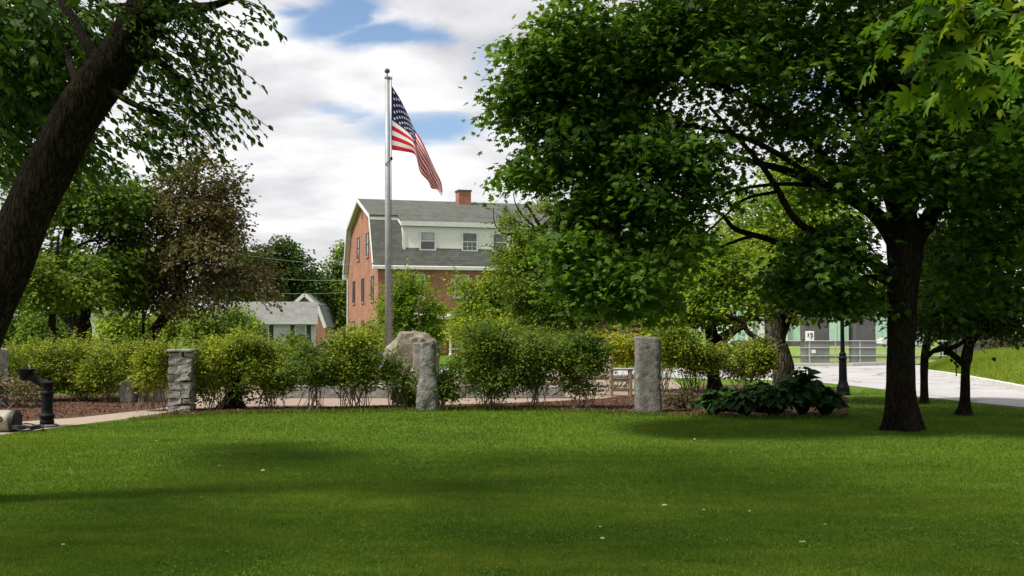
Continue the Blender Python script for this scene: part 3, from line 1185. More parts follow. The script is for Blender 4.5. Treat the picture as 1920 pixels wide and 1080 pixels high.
# cars
def car(label, c, paint, rev=False, L=4.5):
    t = thing('parked_car', label, 'car', c)
    s = -1 if rev else 1

    def q(x, y, z):
        return (c[0] + s * x, c[1] + y, z)
    h_ = L / 2
    low = [(-h_, .35), (-h_ + .05, .72), (-h_ + .5, .88), (-1.05, .96), (1.15, .98), (h_ - .35, .93), (h_, .78), (h_, .35), (1.75, .22), (-1.75, .22)]
    mb = MB()
    mb.prism([q(x, -.86, z) for x, z in low], (0, 1.72, 0))
    mb.build('body', paint, t, bevel=.07)
    cab = [(-1.15, .93), (-.45, 1.40), (.95, 1.42), (1.65, .95)]
    mb = MB()
    vs = [q(x, -.78 if z < 1 else -.62, z) for x, z in cab] + [q(x, .78 if z < 1 else .62, z) for x, z in cab]
    mb.add(vs, [(0, 1, 2, 3), (7, 6, 5, 4), (0, 4, 5, 1), (1, 5, 6, 2), (2, 6, 7, 3)])
    mb.build('window', M['carglass'], t, bevel=.02)
    mb = MB()
    mb.add([q(-.5, -.60, 1.395), q(1.0, -.60, 1.41), q(1.0, .60, 1.41), q(-.5, .60, 1.395), q(-.42, -.55, 1.46), q(.9, -.55, 1.47), q(.9, .55, 1.47), q(-.42, .55, 1.46)],
           [(4, 5, 6, 7), (0, 1, 5, 4), (1, 2, 6, 5), (2, 3, 7, 6), (3, 0, 4, 7)])
    mb.build('roof', paint, t, bevel=.03)
    for x in (-1.4, 1.38):
        for y in (-.80, .80):
            mb = MB()
            mb.lathe([(.18, -.11), (.30, -.11), (.33, -.07), (.33, .07), (.30, .11), (.18, .11)], q(x, y, .33), 20, 'y')
            wo = mb.build('wheel', M['rubber'], t)
            mb = MB()
            mb.lathe([(.17, -.118), (.20, -.112), (.20, .112), (.17, .118)], q(x, y, .33), 16, 'y')
            mb.build('rim', M['galv'], wo)
    for y in (-.6, .6):
        mb = MB()
        mb.box(*sorted((q(-h_ - .01, 0, 0)[0], q(-h_ + .12, 0, 0)[0])), c[1] + y - .18, c[1] + y + .18, .66, .78)
        mb.build('headlight', M['lantern'], t, bevel=.02)
    return t


car('slate grey car parked on the road behind the shrubs left of the flagpole', (X(600, 38.5) + 1.0, 38.5, .006), M['cargrey'])
car('white car parked before the mint building, mostly behind the big trunk', (X(1692, 98), 98, .006), M['carwhite'])

# utility pole and wires
UP = thing('utility_pole', 'wooden utility pole behind the bronze leaved tree', 'utility pole', G(425, 82))
mb = MB()
b = G(425, 82)
mb.tube([b, b + (0, 0, 8.6)], [.14, .10], 10)
mb.build('pole', M['bark_grey'], UP)
mb = MB()
mb.box(b[0] - 1.0, b[0] + 1.0, b[1] - .06, b[1] + .06, 7.9, 8.05)
mb.build('crossarm', M['bark_grey'], UP)
for k, (za, zb_, lab) in enumerate(((7.95, 6.6, 'uppermost thin utility wire crossing the dark trees above the far houses'),
                                    (6.2, 5.4, 'middle thin utility wire crossing the dark trees above the far houses'),
                                    (4.9, 4.5, 'lowest thin utility wire just above the far house roof'))):
    a = b + (0.2, -.1, za)
    e_ = TB(0, 11.0, zb_)
    pts = [a + (e_ - a) * t + np.array([0, 0, -.8 * t * (1 - t)]) for t in np.linspace(0, 1, 14)]
    mb = MB()
    mb.tube(pts, .010, 4)
    tag(mb.build('utility_wire', M['wire']), lab, 'wire', 'utility wires')

# ------------------------------------------------------------------ flagpole and flag
FPD = 32.0
fb = G(729, FPD)
zt = P(726, 148, FPD)[2]
fp = thing('flagpole', 'tall tapering aluminium flagpole rising behind the boulder memorial', 'flagpole', fb)
mb = MB()
xt = X(726, FPD, zt)
mb.tube([fb + (0, 0, 0), (xt * .5 + fb[0] * .5, FPD, zt / 2), (xt, FPD, zt)], [.11, .095, .075], 16)
mb.build('pole', M['steel'], fp, smooth=True)
mb = MB()
mb.lathe([(.19, 0), (.19, .06), (.14, .12), (.11, .2)], fb, 16)
mb.build('base_collar', M['steel'], fp)
mb = MB()
mb.lathe([(.085, 0), (.095, .02), (.095, .07), (.03, .10), (.02, .16), (.02, .2)], (xt, FPD, zt), 14)
mb.box(xt, xt + .16, FPD - .03, FPD + .03, zt - .02, zt + .06)
mb.build('truck', M['steel'], fp)
mb = MB()
mb.lathe([(.02, .18), (.07, .20), (.088, .25), (.07, .31), (.02, .335)], (xt, FPD, zt), 14)
mb.build('ball_finial', M['dkgrey'], fp, smooth=True)
xh = X(733.5, FPD, 7)
mb = MB()
mb.tube([(xt + .13, FPD, zt), (xh, FPD, P(733, 160, FPD)[2]), (X(734, FPD, 6.5), FPD, P(734, 285, FPD)[2]), (X(733, FPD, 6.5), FPD, P(733, 300, FPD)[2]), (fb[0] + .12, FPD, 1.3)], .010, 5)
mb.build('halyard', M['wire'], fp)
mb = MB()
mb.lathe([(.01, -.06), (.035, -.05), (.035, .03), (.01, .06)], P(734, 297, FPD), 8)
mb.tube([P(722.5, 309, FPD) - (0, .08, 0), P(727, 306, FPD) - (0, .12, 0), P(733, 301, FPD)], .014, 6)
mb.build('snap_hook', M['black'], fp)

top = spline(np.array([(734, 160), (751, 187), (766, 217), (776, 240), (791, 264), (803, 289), (815, 316), (827, 341), (830, 360)], float), 5)
bot = spline(np.array([(735, 281), (757, 284), (777, 289), (783, 305), (788, 323), (803, 340), (809, 353), (820, 356), (827, 367)], float), 5)
NU, NV = len(top), 27
fv, fu = [], []
for i in range(NU):
    s = i / (NU - 1)
    for j in range(NV):
        t = j / (NV - 1)
        pxy = top[i] * (1 - t) + bot[i] * t
        amp = min(1, s * 1.6)
        dep = (.30 * math.sin(8.0 * s + 3.0 * t) + .22 * math.sin(t * 8 - s * 6.0)) * amp
        pxy = pxy + np.array([2.2 * math.sin(t * 7 + s * 9), 1.0 * math.sin(s * 14)]) * amp * t * (1 - t) * 4 * .6
        fv.append(P(pxy[0], pxy[1], FPD + dep))
        fu.append((s, 1 - t))
ff = [(i * NV + j, i * NV + j + 1, (i + 1) * NV + j + 1, (i + 1) * NV + j) for i in range(NU - 1) for j in range(NV - 1)]
me = bpy.data.meshes.new('flag')
fo_ = np.array(fv[0])
me.from_pydata([tuple(np.array(p) - fo_) for p in fv], [], ff)
uvl = me.uv_layers.new(name='UVMap')
for p in me.polygons:
    for li in p.loop_indices:
        uvl.data[li].uv = fu[me.loops[li].vertex_index]
    p.use_smooth = True


def flag_mat():
    m, hh, b, o = principled('flag_cloth')
    b.inputs['Roughness'].default_value = .8
    t = hh.n('ShaderNodeTexCoord')
    s = hh.n('ShaderNodeSeparateXYZ')
    hh.l(t.outputs['UV'], s.inputs[0])
    u, v = s.outputs[0], s.outputs[1]
    red = hh.math('LESS_THAN', hh.math('MODULO', hh.math('FLOOR', hh.math('MULTIPLY', v, 12.9999)), 2.0), .5)
    col = hh.mix(red, (.78, .74, .72), (.52, .012, .035))
    can = hh.math('MULTIPLY', hh.math('LESS_THAN', u, .4), hh.math('GREATER_THAN', v, 6 / 13))
    # staggered stars
    cu = hh.math('MULTIPLY', u, 12 / .4)
    cv = hh.math('MULTIPLY', hh.math('SUBTRACT', v, 6 / 13), 10 / (7 / 13))
    ru, rv = hh.math('ROUND', cu), hh.math('ROUND', cv)
    par = hh.math('LESS_THAN', hh.math('ABSOLUTE', hh.math('SUBTRACT', hh.math('MODULO', hh.math('ADD', ru, rv), 2.0), 0.0)), .5)
    du, dv = hh.math('SUBTRACT', cu, ru), hh.math('SUBTRACT', cv, rv)
    rr = hh.math('ADD', hh.math('MULTIPLY', du, du), hh.math('MULTIPLY', dv, dv))
    ins = hh.math('MULTIPLY', hh.math('GREATER_THAN', rv, .5), hh.math('LESS_THAN', rv, 9.5))
    ins = hh.math('MULTIPLY', ins, hh.math('MULTIPLY', hh.math('GREATER_THAN', ru, .5), hh.math('LESS_THAN', ru, 11.5)))
    star = hh.math('MULTIPLY', hh.math('MULTIPLY', hh.math('LESS_THAN', rr, .11), par), ins)
    cc_ = hh.mix(star, (.018, .016, .085), (.75, .75, .78))
    fc = hh.mix(can, col, cc_)
    hh.l(fc, b.inputs['Base Color'])
    tr = hh.n('ShaderNodeBsdfTranslucent')
    hh.l(fc, tr.inputs[0])
    ms = hh.n('ShaderNodeMixShader')
    ms.inputs[0].default_value = .35
    hh.l(b.outputs[0], ms.inputs[1])
    hh.l(tr.outputs[0], ms.inputs[2])
    hh.l(ms.outputs[0], o.inputs[0])
    return m


M['flag'] = flag_mat()
fl = link('flag', me, M['flag'], None, fo_)
tag(fl, 'red white and blue stars and stripes flag hanging limp from the tall pole', 'flag')

# ------------------------------------------------------------------ stones
def rough_stone(mb, poly_fn, seg, lev, f, amp, seed):
    """poly_fn(t, w) -> radius pair; builds a lumpy column ring by ring"""
    pass


def lumpy(v, c, f, amp, seed, zlock=None):
    outv = []
    for p in v:
        q = Vector(((p[0]) * f + seed, p[1] * f, p[2] * f))
        n3_ = noise.noise_vector(q) + .5 * noise.noise_vector(q * 2.3) + .25 * noise.noise_vector(q * 5.1)
        k = np.array(n3_) * amp
        if p[2] < .02:
            k[2] = 0
        outv.append(np.array(p) + k)
    return outv


def stone_column(label, name, c, w, d, h_, top_cut=0.0, seed=0., amp=.04, m='granite', sq=4.0, taper=.0, wob=None, tilt=0.0):
    """a split granite post: superelliptic section, rough faces"""
    seg, nl = 36, 44
    vs = []
    for k in range(nl + 1):
        t = k / nl
        z = h_ * t
        sc = 1 - taper * t
        if wob:
            sc *= np.interp(t, [q[0] for q in wob], [q[1] for q in wob])
        if k == nl:
            sc *= .93
        for i in range(seg):
            a = 2 * math.pi * i / seg
            ca, sa = math.cos(a), math.sin(a)
            r = (abs(ca) ** sq + abs(sa) ** sq) ** (-1 / sq)
            x, y = ca * r * w / 2 * sc, sa * r * d / 2 * sc
            vs.append((x + tilt * z, y, z + top_cut * x / w * t))
    vs = lumpy(vs, None, 3.5, amp, seed)
    n_ = len(vs)
    fs = [(k * seg + i, k * seg + (i + 1) % seg, (k + 1) * seg + (i + 1) % seg, (k + 1) * seg + i) for k in range(nl) for i in range(seg)]
    vs.append(np.mean(vs[-seg:], axis=0) + np.array([0, 0, .015]))
    fs += [(nl * seg + i, nl * seg + (i + 1) % seg, n_) for i in range(seg)]
    mb = MB()
    mb.add([np.array(v) + c for v in vs], fs)
    o = mb.build(name, M[m], org=c)
    return tag(o, label, 'stone post')


D = 19.9
stone_column('tall squared grey granite post at the right end of the shrub bed', 'granite_post', G(1215, D), .50, .45, 1.47, -.03, 3.0, .018, 'granite', 5, .0)
D = 20.4
stone_column('rough granite post with bulging base before the boulder memorial', 'granite_post', G(803, D), .42, .36, 1.38, .10, 11.0, .035, 'granite', 3, 0,
             [(0, 1.05), (.12, 1.08), (.35, .98), (.5, .80), (.75, .72), (1, .70)], -.02)
D = 21.5
stone_column('pale granite post at the left frame edge behind the drinking fountain', 'granite_post', G(-14, D), .55, .45, 1.22, .0, 21.0, .04, 'granite_l', 4, .1)

# pillar of stacked rough blocks
D = 20.2
c = G(342, D)
sp_ = thing('stone_pillar', 'pillar of stacked rough grey stone blocks with flat pale capstone left of the shrubs', 'stone pillar', c)
mb = MB()
z = 0.0
random.seed(8)
ZT = 1.18
while z < ZT - .05:
    hh_ = min(random.uniform(.12, .22), ZT - z)
    xs_ = [-.23, random.uniform(-.07, .07), .23] if random.random() < .6 else [-.23, .23]
    for a, b in zip(xs_[:-1], xs_[1:]):
        j = random.uniform(-.012, .012)
        n0 = len(mb.v)
        # subdivided block
        nx, ny_, nz_ = 6, 6, 4
        grid = {}
        vs, fs = [], []

        def vid(i, jj, k):
            key = (i, jj, k)
            if key not in grid:
                grid[key] = len(vs)
                e_ = .012
                vs.append((a + e_ + (b - a - 2 * e_) * i / nx + j, -.22 + j + .44 * jj / ny_, z + .008 + (hh_ - .016) * k / nz_))
            return grid[key]
        for i in range(nx):
            for k in range(nz_):
                fs.append((vid(i, 0, k), vid(i + 1, 0, k), vid(i + 1, 0, k + 1), vid(i, 0, k + 1)))
                fs.append((vid(i, ny_, k + 1), vid(i + 1, ny_, k + 1), vid(i + 1, ny_, k), vid(i, ny_, k)))
        for jj in range(ny_):
            for k in range(nz_):
                fs.append((vid(0, jj, k + 1), vid(0, jj + 1, k + 1), vid(0, jj + 1, k), vid(0, jj, k)))
                fs.append((vid(nx, jj, k), vid(nx, jj + 1, k), vid(nx, jj + 1, k + 1), vid(nx, jj, k + 1)))
        for i in range(nx):
            for jj in range(ny_):
                fs.append((vid(i, jj, nz_), vid(i + 1, jj, nz_), vid(i + 1, jj + 1, nz_), vid(i, jj + 1, nz_)))
        vs = lumpy(vs, None, 5.0, .032, random.random() * 50)
        mb.add([np.array(v) + c for v in vs], fs)
    z += hh_
mb.build('block_stack', M['granite_l'], sp_)
mb = MB()
mb.box(c[0] - .26, c[0] + .25, c[1] - .25, c[1] + .24, ZT, ZT + .055)
mb.build('capstone', M['granite_l'], sp_, bevel=.02)

# boulder memorial: arched rock with a smooth slab
D = 26.0
c = G(772, D)
ol = [(726, 760), (722, 700), (724, 652), (733, 643), (744, 636), (752, 624), (768, 622.5), (790, 622), (803, 628), (816, 639), (822, 660), (826, 700), (828, 760)]
fr = []
for x, y in ol:
    p = P(x, y, D)
    fr.append((p[0] - c[0], max(p[2], 0.0)))
vs, fs = [], []
NL = 9
seg = 60
olr = []
tt = np.linspace(0, len(fr) - 1, seg)
for q in tt:
    i = min(int(q), len(fr) - 2)
    olr.append(np.array(fr[i]) * (1 - (q - i)) + np.array(fr[i + 1]) * (q - i))
cen = np.array([0, .7])
for k in range(NL):
    t = k / (NL - 1) * 2 - 1
    s = (1 - abs(t) ** 4 * .14)
    for q in olr:
        w_ = cen + (q - cen) * s
        vs.append((w_[0], t * .42, max(0, w_[1]) if q[1] > .01 else 0))
vs = lumpy(vs, None, 2.6, .10, 4.0)
for k in range(NL - 1):
    for i in range(seg - 1):
        fs.append((k * seg + i, (k + 1) * seg + i, (k + 1) * seg + i + 1, k * seg + i + 1))
# front and back caps as rings towards the middle
for base, sgn in ((0, 1), ((NL - 1) * seg, -1)):
    prev = list(range(base, base + seg))
    for rr in (.75, .5, .25, .06):
        cur = []
        for i in range(seg):
            q = olr[i]
            w_ = cen + (q - cen) * rr * .86
            n_ = noise.noise(Vector((w_[0] * 3, w_[1] * 3, base))) * .05
            vs.append((w_[0], -sgn * (.42 + .05 * (1 - rr) + n_), max(w_[1], 0)))
            cur.append(len(vs) - 1)
        for i in range(seg - 1):
            fs.append((prev[i], prev[i + 1], cur[i + 1], cur[i]) if sgn > 0 else (prev[i], cur[i], cur[i + 1], prev[i + 1]))
        prev = cur
bt = thing('boulder_memorial', 'arched brownish boulder memorial with a flat top at the foot of the flagpole', 'memorial', c)
mb = MB()
mb.add([np.array(v) + c for v in vs], fs)
mb.build('boulder', M['boulder'], bt)
# smooth pale slab set into its right front
sb = MB()
a0, a1 = P(779, 642, D), P(815, 640, D)
sb.box(a0[0], a1[0], D - .62, D - .36, 0, a0[2])
sb.build('inscribed_slab', M['granite_l'], bt, bevel=.03)

# low granite seat wall across the plaza
D = 24.0
wl = MB()
x0, x1 = X(500, D), X(1060, D)
kk = 6
for k in range(kk):
    xa, xb = x0 + (x1 - x0) * k / kk, x0 + (x1 - x0) * (k + 1) / kk
    wl.box(xa + .01, xb - .01, D, D + .4, 0, .30 + .02 * math.sin(k * 2.3))
ww = wl.build('low_wall', M['granite_l'], bevel=.02)
tag(ww, 'low pale granite seat wall along the back of the plaza', 'wall')

# stone blocks on the left by the path
D = 22.5
for (p0, p1, ht, lab, m, dd) in ((224, 248, .50, 'upright grey stone block beside the path left of the small vase shrub', 'granite', 0),
                             (246, 306, .44, 'pale stone bench slab on stubby legs behind the small vase shrub', 'granite_l', .3)):
    x0, x1 = X(p0, D + dd), X(p1, D + dd)
    if p0 == 224:
        mb = MB()
        mb.box(x0, x1, D, D + .35, 0, ht)
        tag(mb.build('stone_block', M[m], bevel=.03), lab, 'stone block')
    else:
        t_ = thing('stone_bench', lab, 'bench', ((x0 + x1) / 2, D + dd, 0))
        mb = MB()
        mb.box(x0, x1, D + dd, D + dd + .42, ht - .1, ht)
        mb.build('seat', M[m], t_, bevel=.02)
        for xx in (x0 + .08, x1 - .26):
            mb = MB()
            mb.box(xx, xx + .18, D + dd + .05, D + dd + .36, 0, ht - .1)
            mb.build('leg', M[m], t_, bevel=.02)

# ------------------------------------------------------------------ drinking fountain, drum, bench, lamps
D = 16.9
c = G(88, D)
m_ = D / F
df = thing('drinking_fountain', 'black cast iron drinking fountain with a bowl on its raised side arm', 'drinking fountain', c)
mb = MB()
mb.lathe([(.19, 0), (.19, .03), (.15, .05)], c, 20)
mb.build('base_plate', M['dkgrey'], df)
mb = MB()
mb.lathe([(.105, .05), (.115, .09), (.10, .13), (.12, .16), (.125, .20), (.095, .23), (.085, .27), (.088, .52), (.10, .55), (.10, .58), (.085, .60), (.075, .68), (.09, .70), (.12, .715), (.12, .745), (.06, .765)], c, 20)
mb.build('pedestal', M['black'], df, smooth=False)
mb = MB()
zl = .70
pts = spline(np.array([c + (.09, 0, .70), c + (-.02, 0, .71), c + (-.16, 0, .76), c + (-.28, 0, .83), c + (-.42, 0, .835)]), 5)
mb.tube(pts, np.linspace(.062, .075, len(pts)), 12)
mb.build('arm', M['black'], df, smooth=True)
mb = MB()
mb.lathe([(.05, .77), (.085, .80), (.10, .86), (.115, .90), (.165, .945), (.17, .965), (.15, .965), (.09, .93), (.01, .92)], c + (-.37, 0, 0), 22)
mb.build('bowl', M['black'], df)
mb = MB()
mb.tube([c + (-.30, 0, .955), c + (-.30, 0, 1.0), c + (-.33, 0, 1.02)], .012, 6)
mb.build('spout', M['steel'], df)

D = 16.1
c = np.array([X(4, D), D, .0])
dr_ = thing('plastic_drum', 'beige plastic drum lying on its side with a black rim at the left edge', 'drum', c)
R_ = .172
mb = MB()
mb.lathe([(.02, -.55), (R_ * .9, -.55), (R_ * .98, -.48), (R_, -.3), (R_ * 1.03, -.1), (R_ * 1.0, .10), (R_ * .95, .17)], c + (0, 0, R_), 32, 'x')
mb.build('body', M['barrel'], dr_, smooth=True)
mb = MB()
mb.lathe([(R_ * .90, .165), (R_ * 1.02, .17), (R_ * 1.05, .20), (R_ * 1.03, .235), (R_ * .8, .25), (.02, .245)], c + (0, 0, R_), 32, 'x')
mb.build('rim', M['rubber'], dr_)
mb = MB()
for pts in ([(.0, .70), (.05, .5), (.03, .1), (-.04, -.1)], [(.07, .45), (.10, .2), (.05, .0)]):
    q = []
    for (xx, a) in pts:
        q.append(c + np.array([xx - .02, -math.cos(a) * (R_ * 1.02 + .004), R_ + math.sin(a) * (R_ * 1.02)]))
    mb.tube(spline(np.array(q), 4), .013, 6)
mb.build('printed_mark', M['signblack'], dr_)
mb = MB()
pts = []
for k in range(70):
    a = k * .36
    r_ = .20 + .03 * math.sin(k * .9)
    pts.append(c + np.array([.40 + math.cos(a) * r_ * 1.1, -.03 + math.sin(a) * r_, .03 + .06 * (k / 70) + .035 * math.sin(a * 1.0 + k * .1) ** 2]))
mb.tube(pts, .012, 6)
tag(mb.build('garden_hose', M['rubber'], smooth=True), 'thin black hose coiled beside the beige drum', 'hose')

# teak garden bench seen from its end
D0 = 24.6
c = G(1166, D0)
bn = thing('wooden_bench', 'weathered slatted teak garden bench beside the tall granite post', 'bench', c)
ld = unit(np.array([-.80, .60, 0]))
dd = unit(np.array([.60, .80, 0])) * -1          # the seat faces away from its back
dd = np.array([1.0, .1, 0]) / np.hypot(1, .1)
zv = np.array([0, 0, 1.])


def bx(mb, a0, a1, d0, d1, z0, z1):
    vs = [c + ld * a + dd * d + zv * z for z in (z0, z1) for (a, d) in ((a0, d0), (a1, d0), (a1, d1), (a0, d1))]
    mb.add(vs, [(3, 2, 1, 0), (4, 5, 6, 7), (0, 1, 5, 4), (1, 2, 6, 5), (2, 3, 7, 6), (3, 0, 4, 7)])


BL = 1.5
for a in (0, BL):
    for d0, top_ in ((-.27, 1.0), (.20, .64)):
        mb = MB()
        bx(mb, a, a + .06, d0, d0 + .065, 0, top_)
        mb.build('leg', M['wood'], bn, bevel=.008)
    mb = MB()
    bx(mb, a - .01, a + .07, -.24, .29, .641, .68)
    mb.build('armrest', M['wood'], bn, bevel=.01)
    mb = MB()
    bx(mb, a + .01, a + .05, -.2, .2, .16, .21)
    bx(mb, a + .01, a + .05, -.2, .2, .36, .42)
    mb.build('side_rail', M['wood'], bn)
mb = MB()
for k in range(6):
    d0 = -.20 + k * .08
    bx(mb, -.0, BL + .06, d0, d0 + .065, .421 + .012 * abs(k - 2.5) / 2.5, .445 + .012 * abs(k - 2.5) / 2.5)
mb.build('seat', M['wood'], bn, bevel=.005)
mb = MB()
bx(mb, .06, BL, -.265, -.22, .93, 1.0)
bx(mb, .06, BL, -.262, -.223, .50, .55)
for k in range(16):
    a = .12 + (BL - .2) * k / 15
    bx(mb, a, a + .035, -.255, -.23, .55, .93)
mb.build('backrest', M['wood'], bn)


def lamp_post(label, px, D, s=1.0, hgt=3.5):
    c = G(px, D)
    t = thing('lamp_post', label, 'lamp post', c, 'dark iron lamp posts')
    mb = MB()
    mb.lathe([(.205 * s, 0), (.205 * s, .05), (.185 * s, .08), (.18 * s, .20), (.15 * s, .26), (.125 * s, .33), (.12 * s, .35)], c, 20)
    mb.build('base', M['black'], t)
    mb = MB()
    mb.lathe([(.118 * s, .35), (.105 * s, .86), (.12 * s, .90), (.12 * s, .93), (.09 * s, .97), (.10 * s, 1.0), (.10 * s, 1.03), (.065 * s, 1.07), (.06 * s, 1.2), (.048 * s, hgt - .12), (.07 * s, hgt - .06), (.09 * s, hgt)], c, 16)
    mb.build('shaft', M['black'], t)
    mb = MB()
    mb.lathe([(.09, hgt), (.15, hgt + .08), (.19, hgt + .25), (.17, hgt + .42), (.08, hgt + .55)], c, 18)
    gl = mb.build('lantern', M['lantern'], t, smooth=True)
    mb = MB()
    mb.lathe([(.18, hgt + .42), (.12, hgt + .54), (.05, hgt + .62), (.02, hgt + .72)], c, 18)
    mb.build('lantern_cap', M['black'], gl)
    return t


lamp_post('dark iron lamp post on the grass beside the road right of the hostas', 1581, 25.3, .86)
lamp_post('thin dark lamp post behind the left shrubs under the bronze leaved tree', 267, 31, .8, 3.0)

# small flag on a stick by the memorial
D = 21.6
c = G(759, D)
sf = thing('stick_flag', 'tiny striped flag on a stick among the twigs left of the rough granite post', 'flag', c)
mb = MB()
mb.tube([c, c + (-.12, 0, .95)], .006, 5)
mb.build('stick', M['wood'], sf)
mb = MB()
a = c + np.array([-.118, 0, .93])
q = np.array([.16, -.02, -.26])
vs, fs = [], []
for i in range(8):
    for j in range(2):
        t = i / 7
        vs.append(a + q * t + np.array([.02 * math.sin(t * 6), .03 * math.sin(t * 5), 0]) + (np.array([-.075, 0, -.16]) * j))
fs = [(i * 2, i * 2 + 1, i * 2 + 3, i * 2 + 2) for i in range(7)]
me = bpy.data.meshes.new('cloth')
me.from_pydata([tuple(v - ORG[sf.name]) for v in vs], [], fs)
uvl = me.uv_layers.new(name='UVMap')
for p in me.polygons:
    for li in p.loop_indices:
        vi = me.loops[li].vertex_index
        uvl.data[li].uv = (vi // 2 / 7, 1 - vi % 2)
link('cloth', me, M['flag'], sf)

# slender marker post on the mound tip
D = 33.0
c = G(1793, D, .25)
mb = MB()
mb.tube([c - (0, 0, .12), c + (0, 0, .95)], .022, 8)
tag(mb.build('marker_post', M['black']), 'short thin dark stake on the tip of the grass mound', 'post')
# grey retaining wall and reddish scrub wall behind the mound
D = 66
mb = MB()
x0, x1 = X(1770, D), X(2150, D)
mb.box(x0, x1, D, D + .6, 0, 1.45)
tag(mb.build('retaining_wall', M['concrete'], bevel=.03), 'long grey retaining wall behind the grass mound at far right', 'wall')

# ------------------------------------------------------------------ vegetation builders
def pb(px, py, D, rpx, rpy, rd, w=1.0):
    """an ellipsoid of foliage given by its picture centre, depth, half sizes in px and half depth in m"""
    return (P(px, py, D), np.array([rpx / F * D, rd, rpy / F * D]), w)


def limb_path(a, b, rng, sag=.12, wob=.06):
    L = np.linalg.norm(b - a)
    m1 = a * .62 + b * .38 + np.array([0, 0, sag * L * .5]) + rng.normal(size=3) * wob * L
    m2 = a * .25 + b * .75 + np.array([0, 0, sag * L * .4]) + rng.normal(size=3) * wob * L
    return spline(np.array([a, m1, m2, b]), 5)


def flare_trunk(mb, pts, seg, rng, lump=.08, flare=None):
    """tapered trunk with lumpy section; pts rows x,y,z,r"""
    sp = spline(np.array(pts, float), 8)
    n0 = len(mb.v)
    mb.tube(sp[:, :3], sp[:, 3], seg)
    off = rng.random() * 90
    for i in range(len(sp)):
        for k in range(seg):
            q = np.array(mb.v[n0 + i * seg + k])
            d = q - sp[i, :3]
            a = 2 * math.pi * k / seg
            n_ = noise.noise(Vector((math.cos(a) * 1.6 + off, math.sin(a) * 1.6, sp[i, 2] * 1.1))) + \
                .5 * noise.noise(Vector((math.cos(a) * 4 + off, math.sin(a) * 4, sp[i, 2] * 2.6)))
            s = 1 + lump * n_
            if flare:
                t = max(0, 1 - sp[i, 2] / flare)
                s *= 1 + t ** 2.4 * (.42 + .28 * math.sin(a * 4 + off) + .18 * math.sin(a * 7 + off * 2))
            mb.v[n0 + i * seg + k] = tuple(sp[i, :3] + d * s)
    return sp


def make_tree(name, label, cat, trunk, blobs, seed, kind='diamond', size=.1, per=24, ncl=400, cr=.4, lm='l_green', bm='bark', group=None,
              limbs=True, twigs=1, gap=-.15, gf=.9, flat=.45, droop=.5, seg=10, lump=.1, flare=.6, extra_limbs=(), shell=1.6, upness=1.0, rnd=.55,
              limb_r=.34, extra_geo=(), crownname='crown', start_min=.3, tb=0.0, shoots=.12, ):
    rng = np.random.default_rng(seed)
    base = np.array(trunk[0][:3], float)
    t = thing(name, label, cat, base, group)
    mb = MB()
    sp = flare_trunk(mb, trunk, seg, rng, lump, flare)
    tops = sp
    br = MB()
    cen, ids = sample_blobs(blobs, ncl, rng, shell, gap, gf)
    crown_c = np.mean([b[0] for b in blobs], axis=0)
    if limbs:
        for bi, b in enumerate(blobs):
            c = np.array(b[0])
            i0 = int(len(sp) * start_min)
            cand = sp[i0:]
            dist = np.linalg.norm(cand[:, :3] - c, axis=1) + np.maximum(0, cand[:, 2] - c[2] + .2) * 2
            j = i0 + int(np.argmin(dist))
            a = sp[j, :3]
            r0 = max(.012, sp[j, 3] * limb_r * 1.5)
            lp = limb_path(a, c, rng)
            br.tube(lp, np.linspace(r0, r0 * .25, len(lp)), 7, False)
            mine = cen[ids == bi]
            if twigs and len(mine):
                for p in mine[rng.permutation(len(mine))[:int(6 * twigs) + int(len(mine) * .12 * twigs)]]:
                    k = int(len(lp) * (.3 + .6 * rng.random()))
                    q = limb_path(lp[min(k, len(lp) - 1)], p, rng, .05, .08)
                    br.tube(q, np.linspace(r0 * .22 + .004, .004, len(q)), 4, False)
    for el in extra_limbs:
        lp = spline(np.array(el, float), 6)
        br.tube(lp[:, :3], lp[:, 3], 7, False)
    sgeo = []
    if shoots and kind == 'diamond' and base[1] < 80:
        ns = int(len(cen) * shoots)
        st = cen[rng.integers(0, len(cen), ns)]
        dr = unit((st - crown_c) * np.array([1, 1, .8]) + np.array([0, 0, .5 * size * 8]) + rng.normal(size=(ns, 3)) * .5)
        sgeo = [spray_leaves('diamond', st, dr, cr * 1.9, size * .55, size * 1.0, rng, .3, br)]
    mb.build('trunk', M[bm], t, smooth=True)
    if br.v:
        br.build('branches', M['bark'] if bm == 'bark_grey' else M[bm], t, smooth=True)
    ct = np.clip(.5 + .9 * nz(cen, .6, seed) + rng.normal(size=len(cen)) * .18 + tb, 0, 1)
    geo = [clump_leaves(kind, cen, per, cr, size, rng, flat, droop, upness, rnd, ctint=ct, crown_c=crown_c)] + list(extra_geo) + sgeo
    V, T, I = merge(geo)
    tri_mesh(crownname, V, T, I, M[lm], t)
    return t


def trunk_px(D, pts, dz=None):
    """pts: (px, py, radius px) -> rows of x,y,z,r ; first one is put on the ground"""
    rows = []
    for k, q in enumerate(pts):
        d = D + (q[3] if len(q) > 3 else 0)
        p = P(q[0], q[1], d)
        if k == 0:
            p[2] = -.02
        rows.append((p[0], p[1], p[2], q[2] / F * d))
    return rows


# ------------------------------------------------------------------ the big maple
MDp = 16.4
rng = np.random.default_rng(77)
mtr = trunk_px(MDp, [(1690, 805, 27), (1689, 740, 27), (1690, 640, 26), (1693, 540, 27), (1696, 460, 32), (1690, 390, 26), (1692, 280, 22), (1700, 130, 18), (1705, -60, 13), (1690, -300, 8)])


def lim(D, pts):
    return [tuple(P(q[0], q[1], D + (q[3] if len(q) > 3 else 0))) + (q[2] / F * D,) for q in pts]


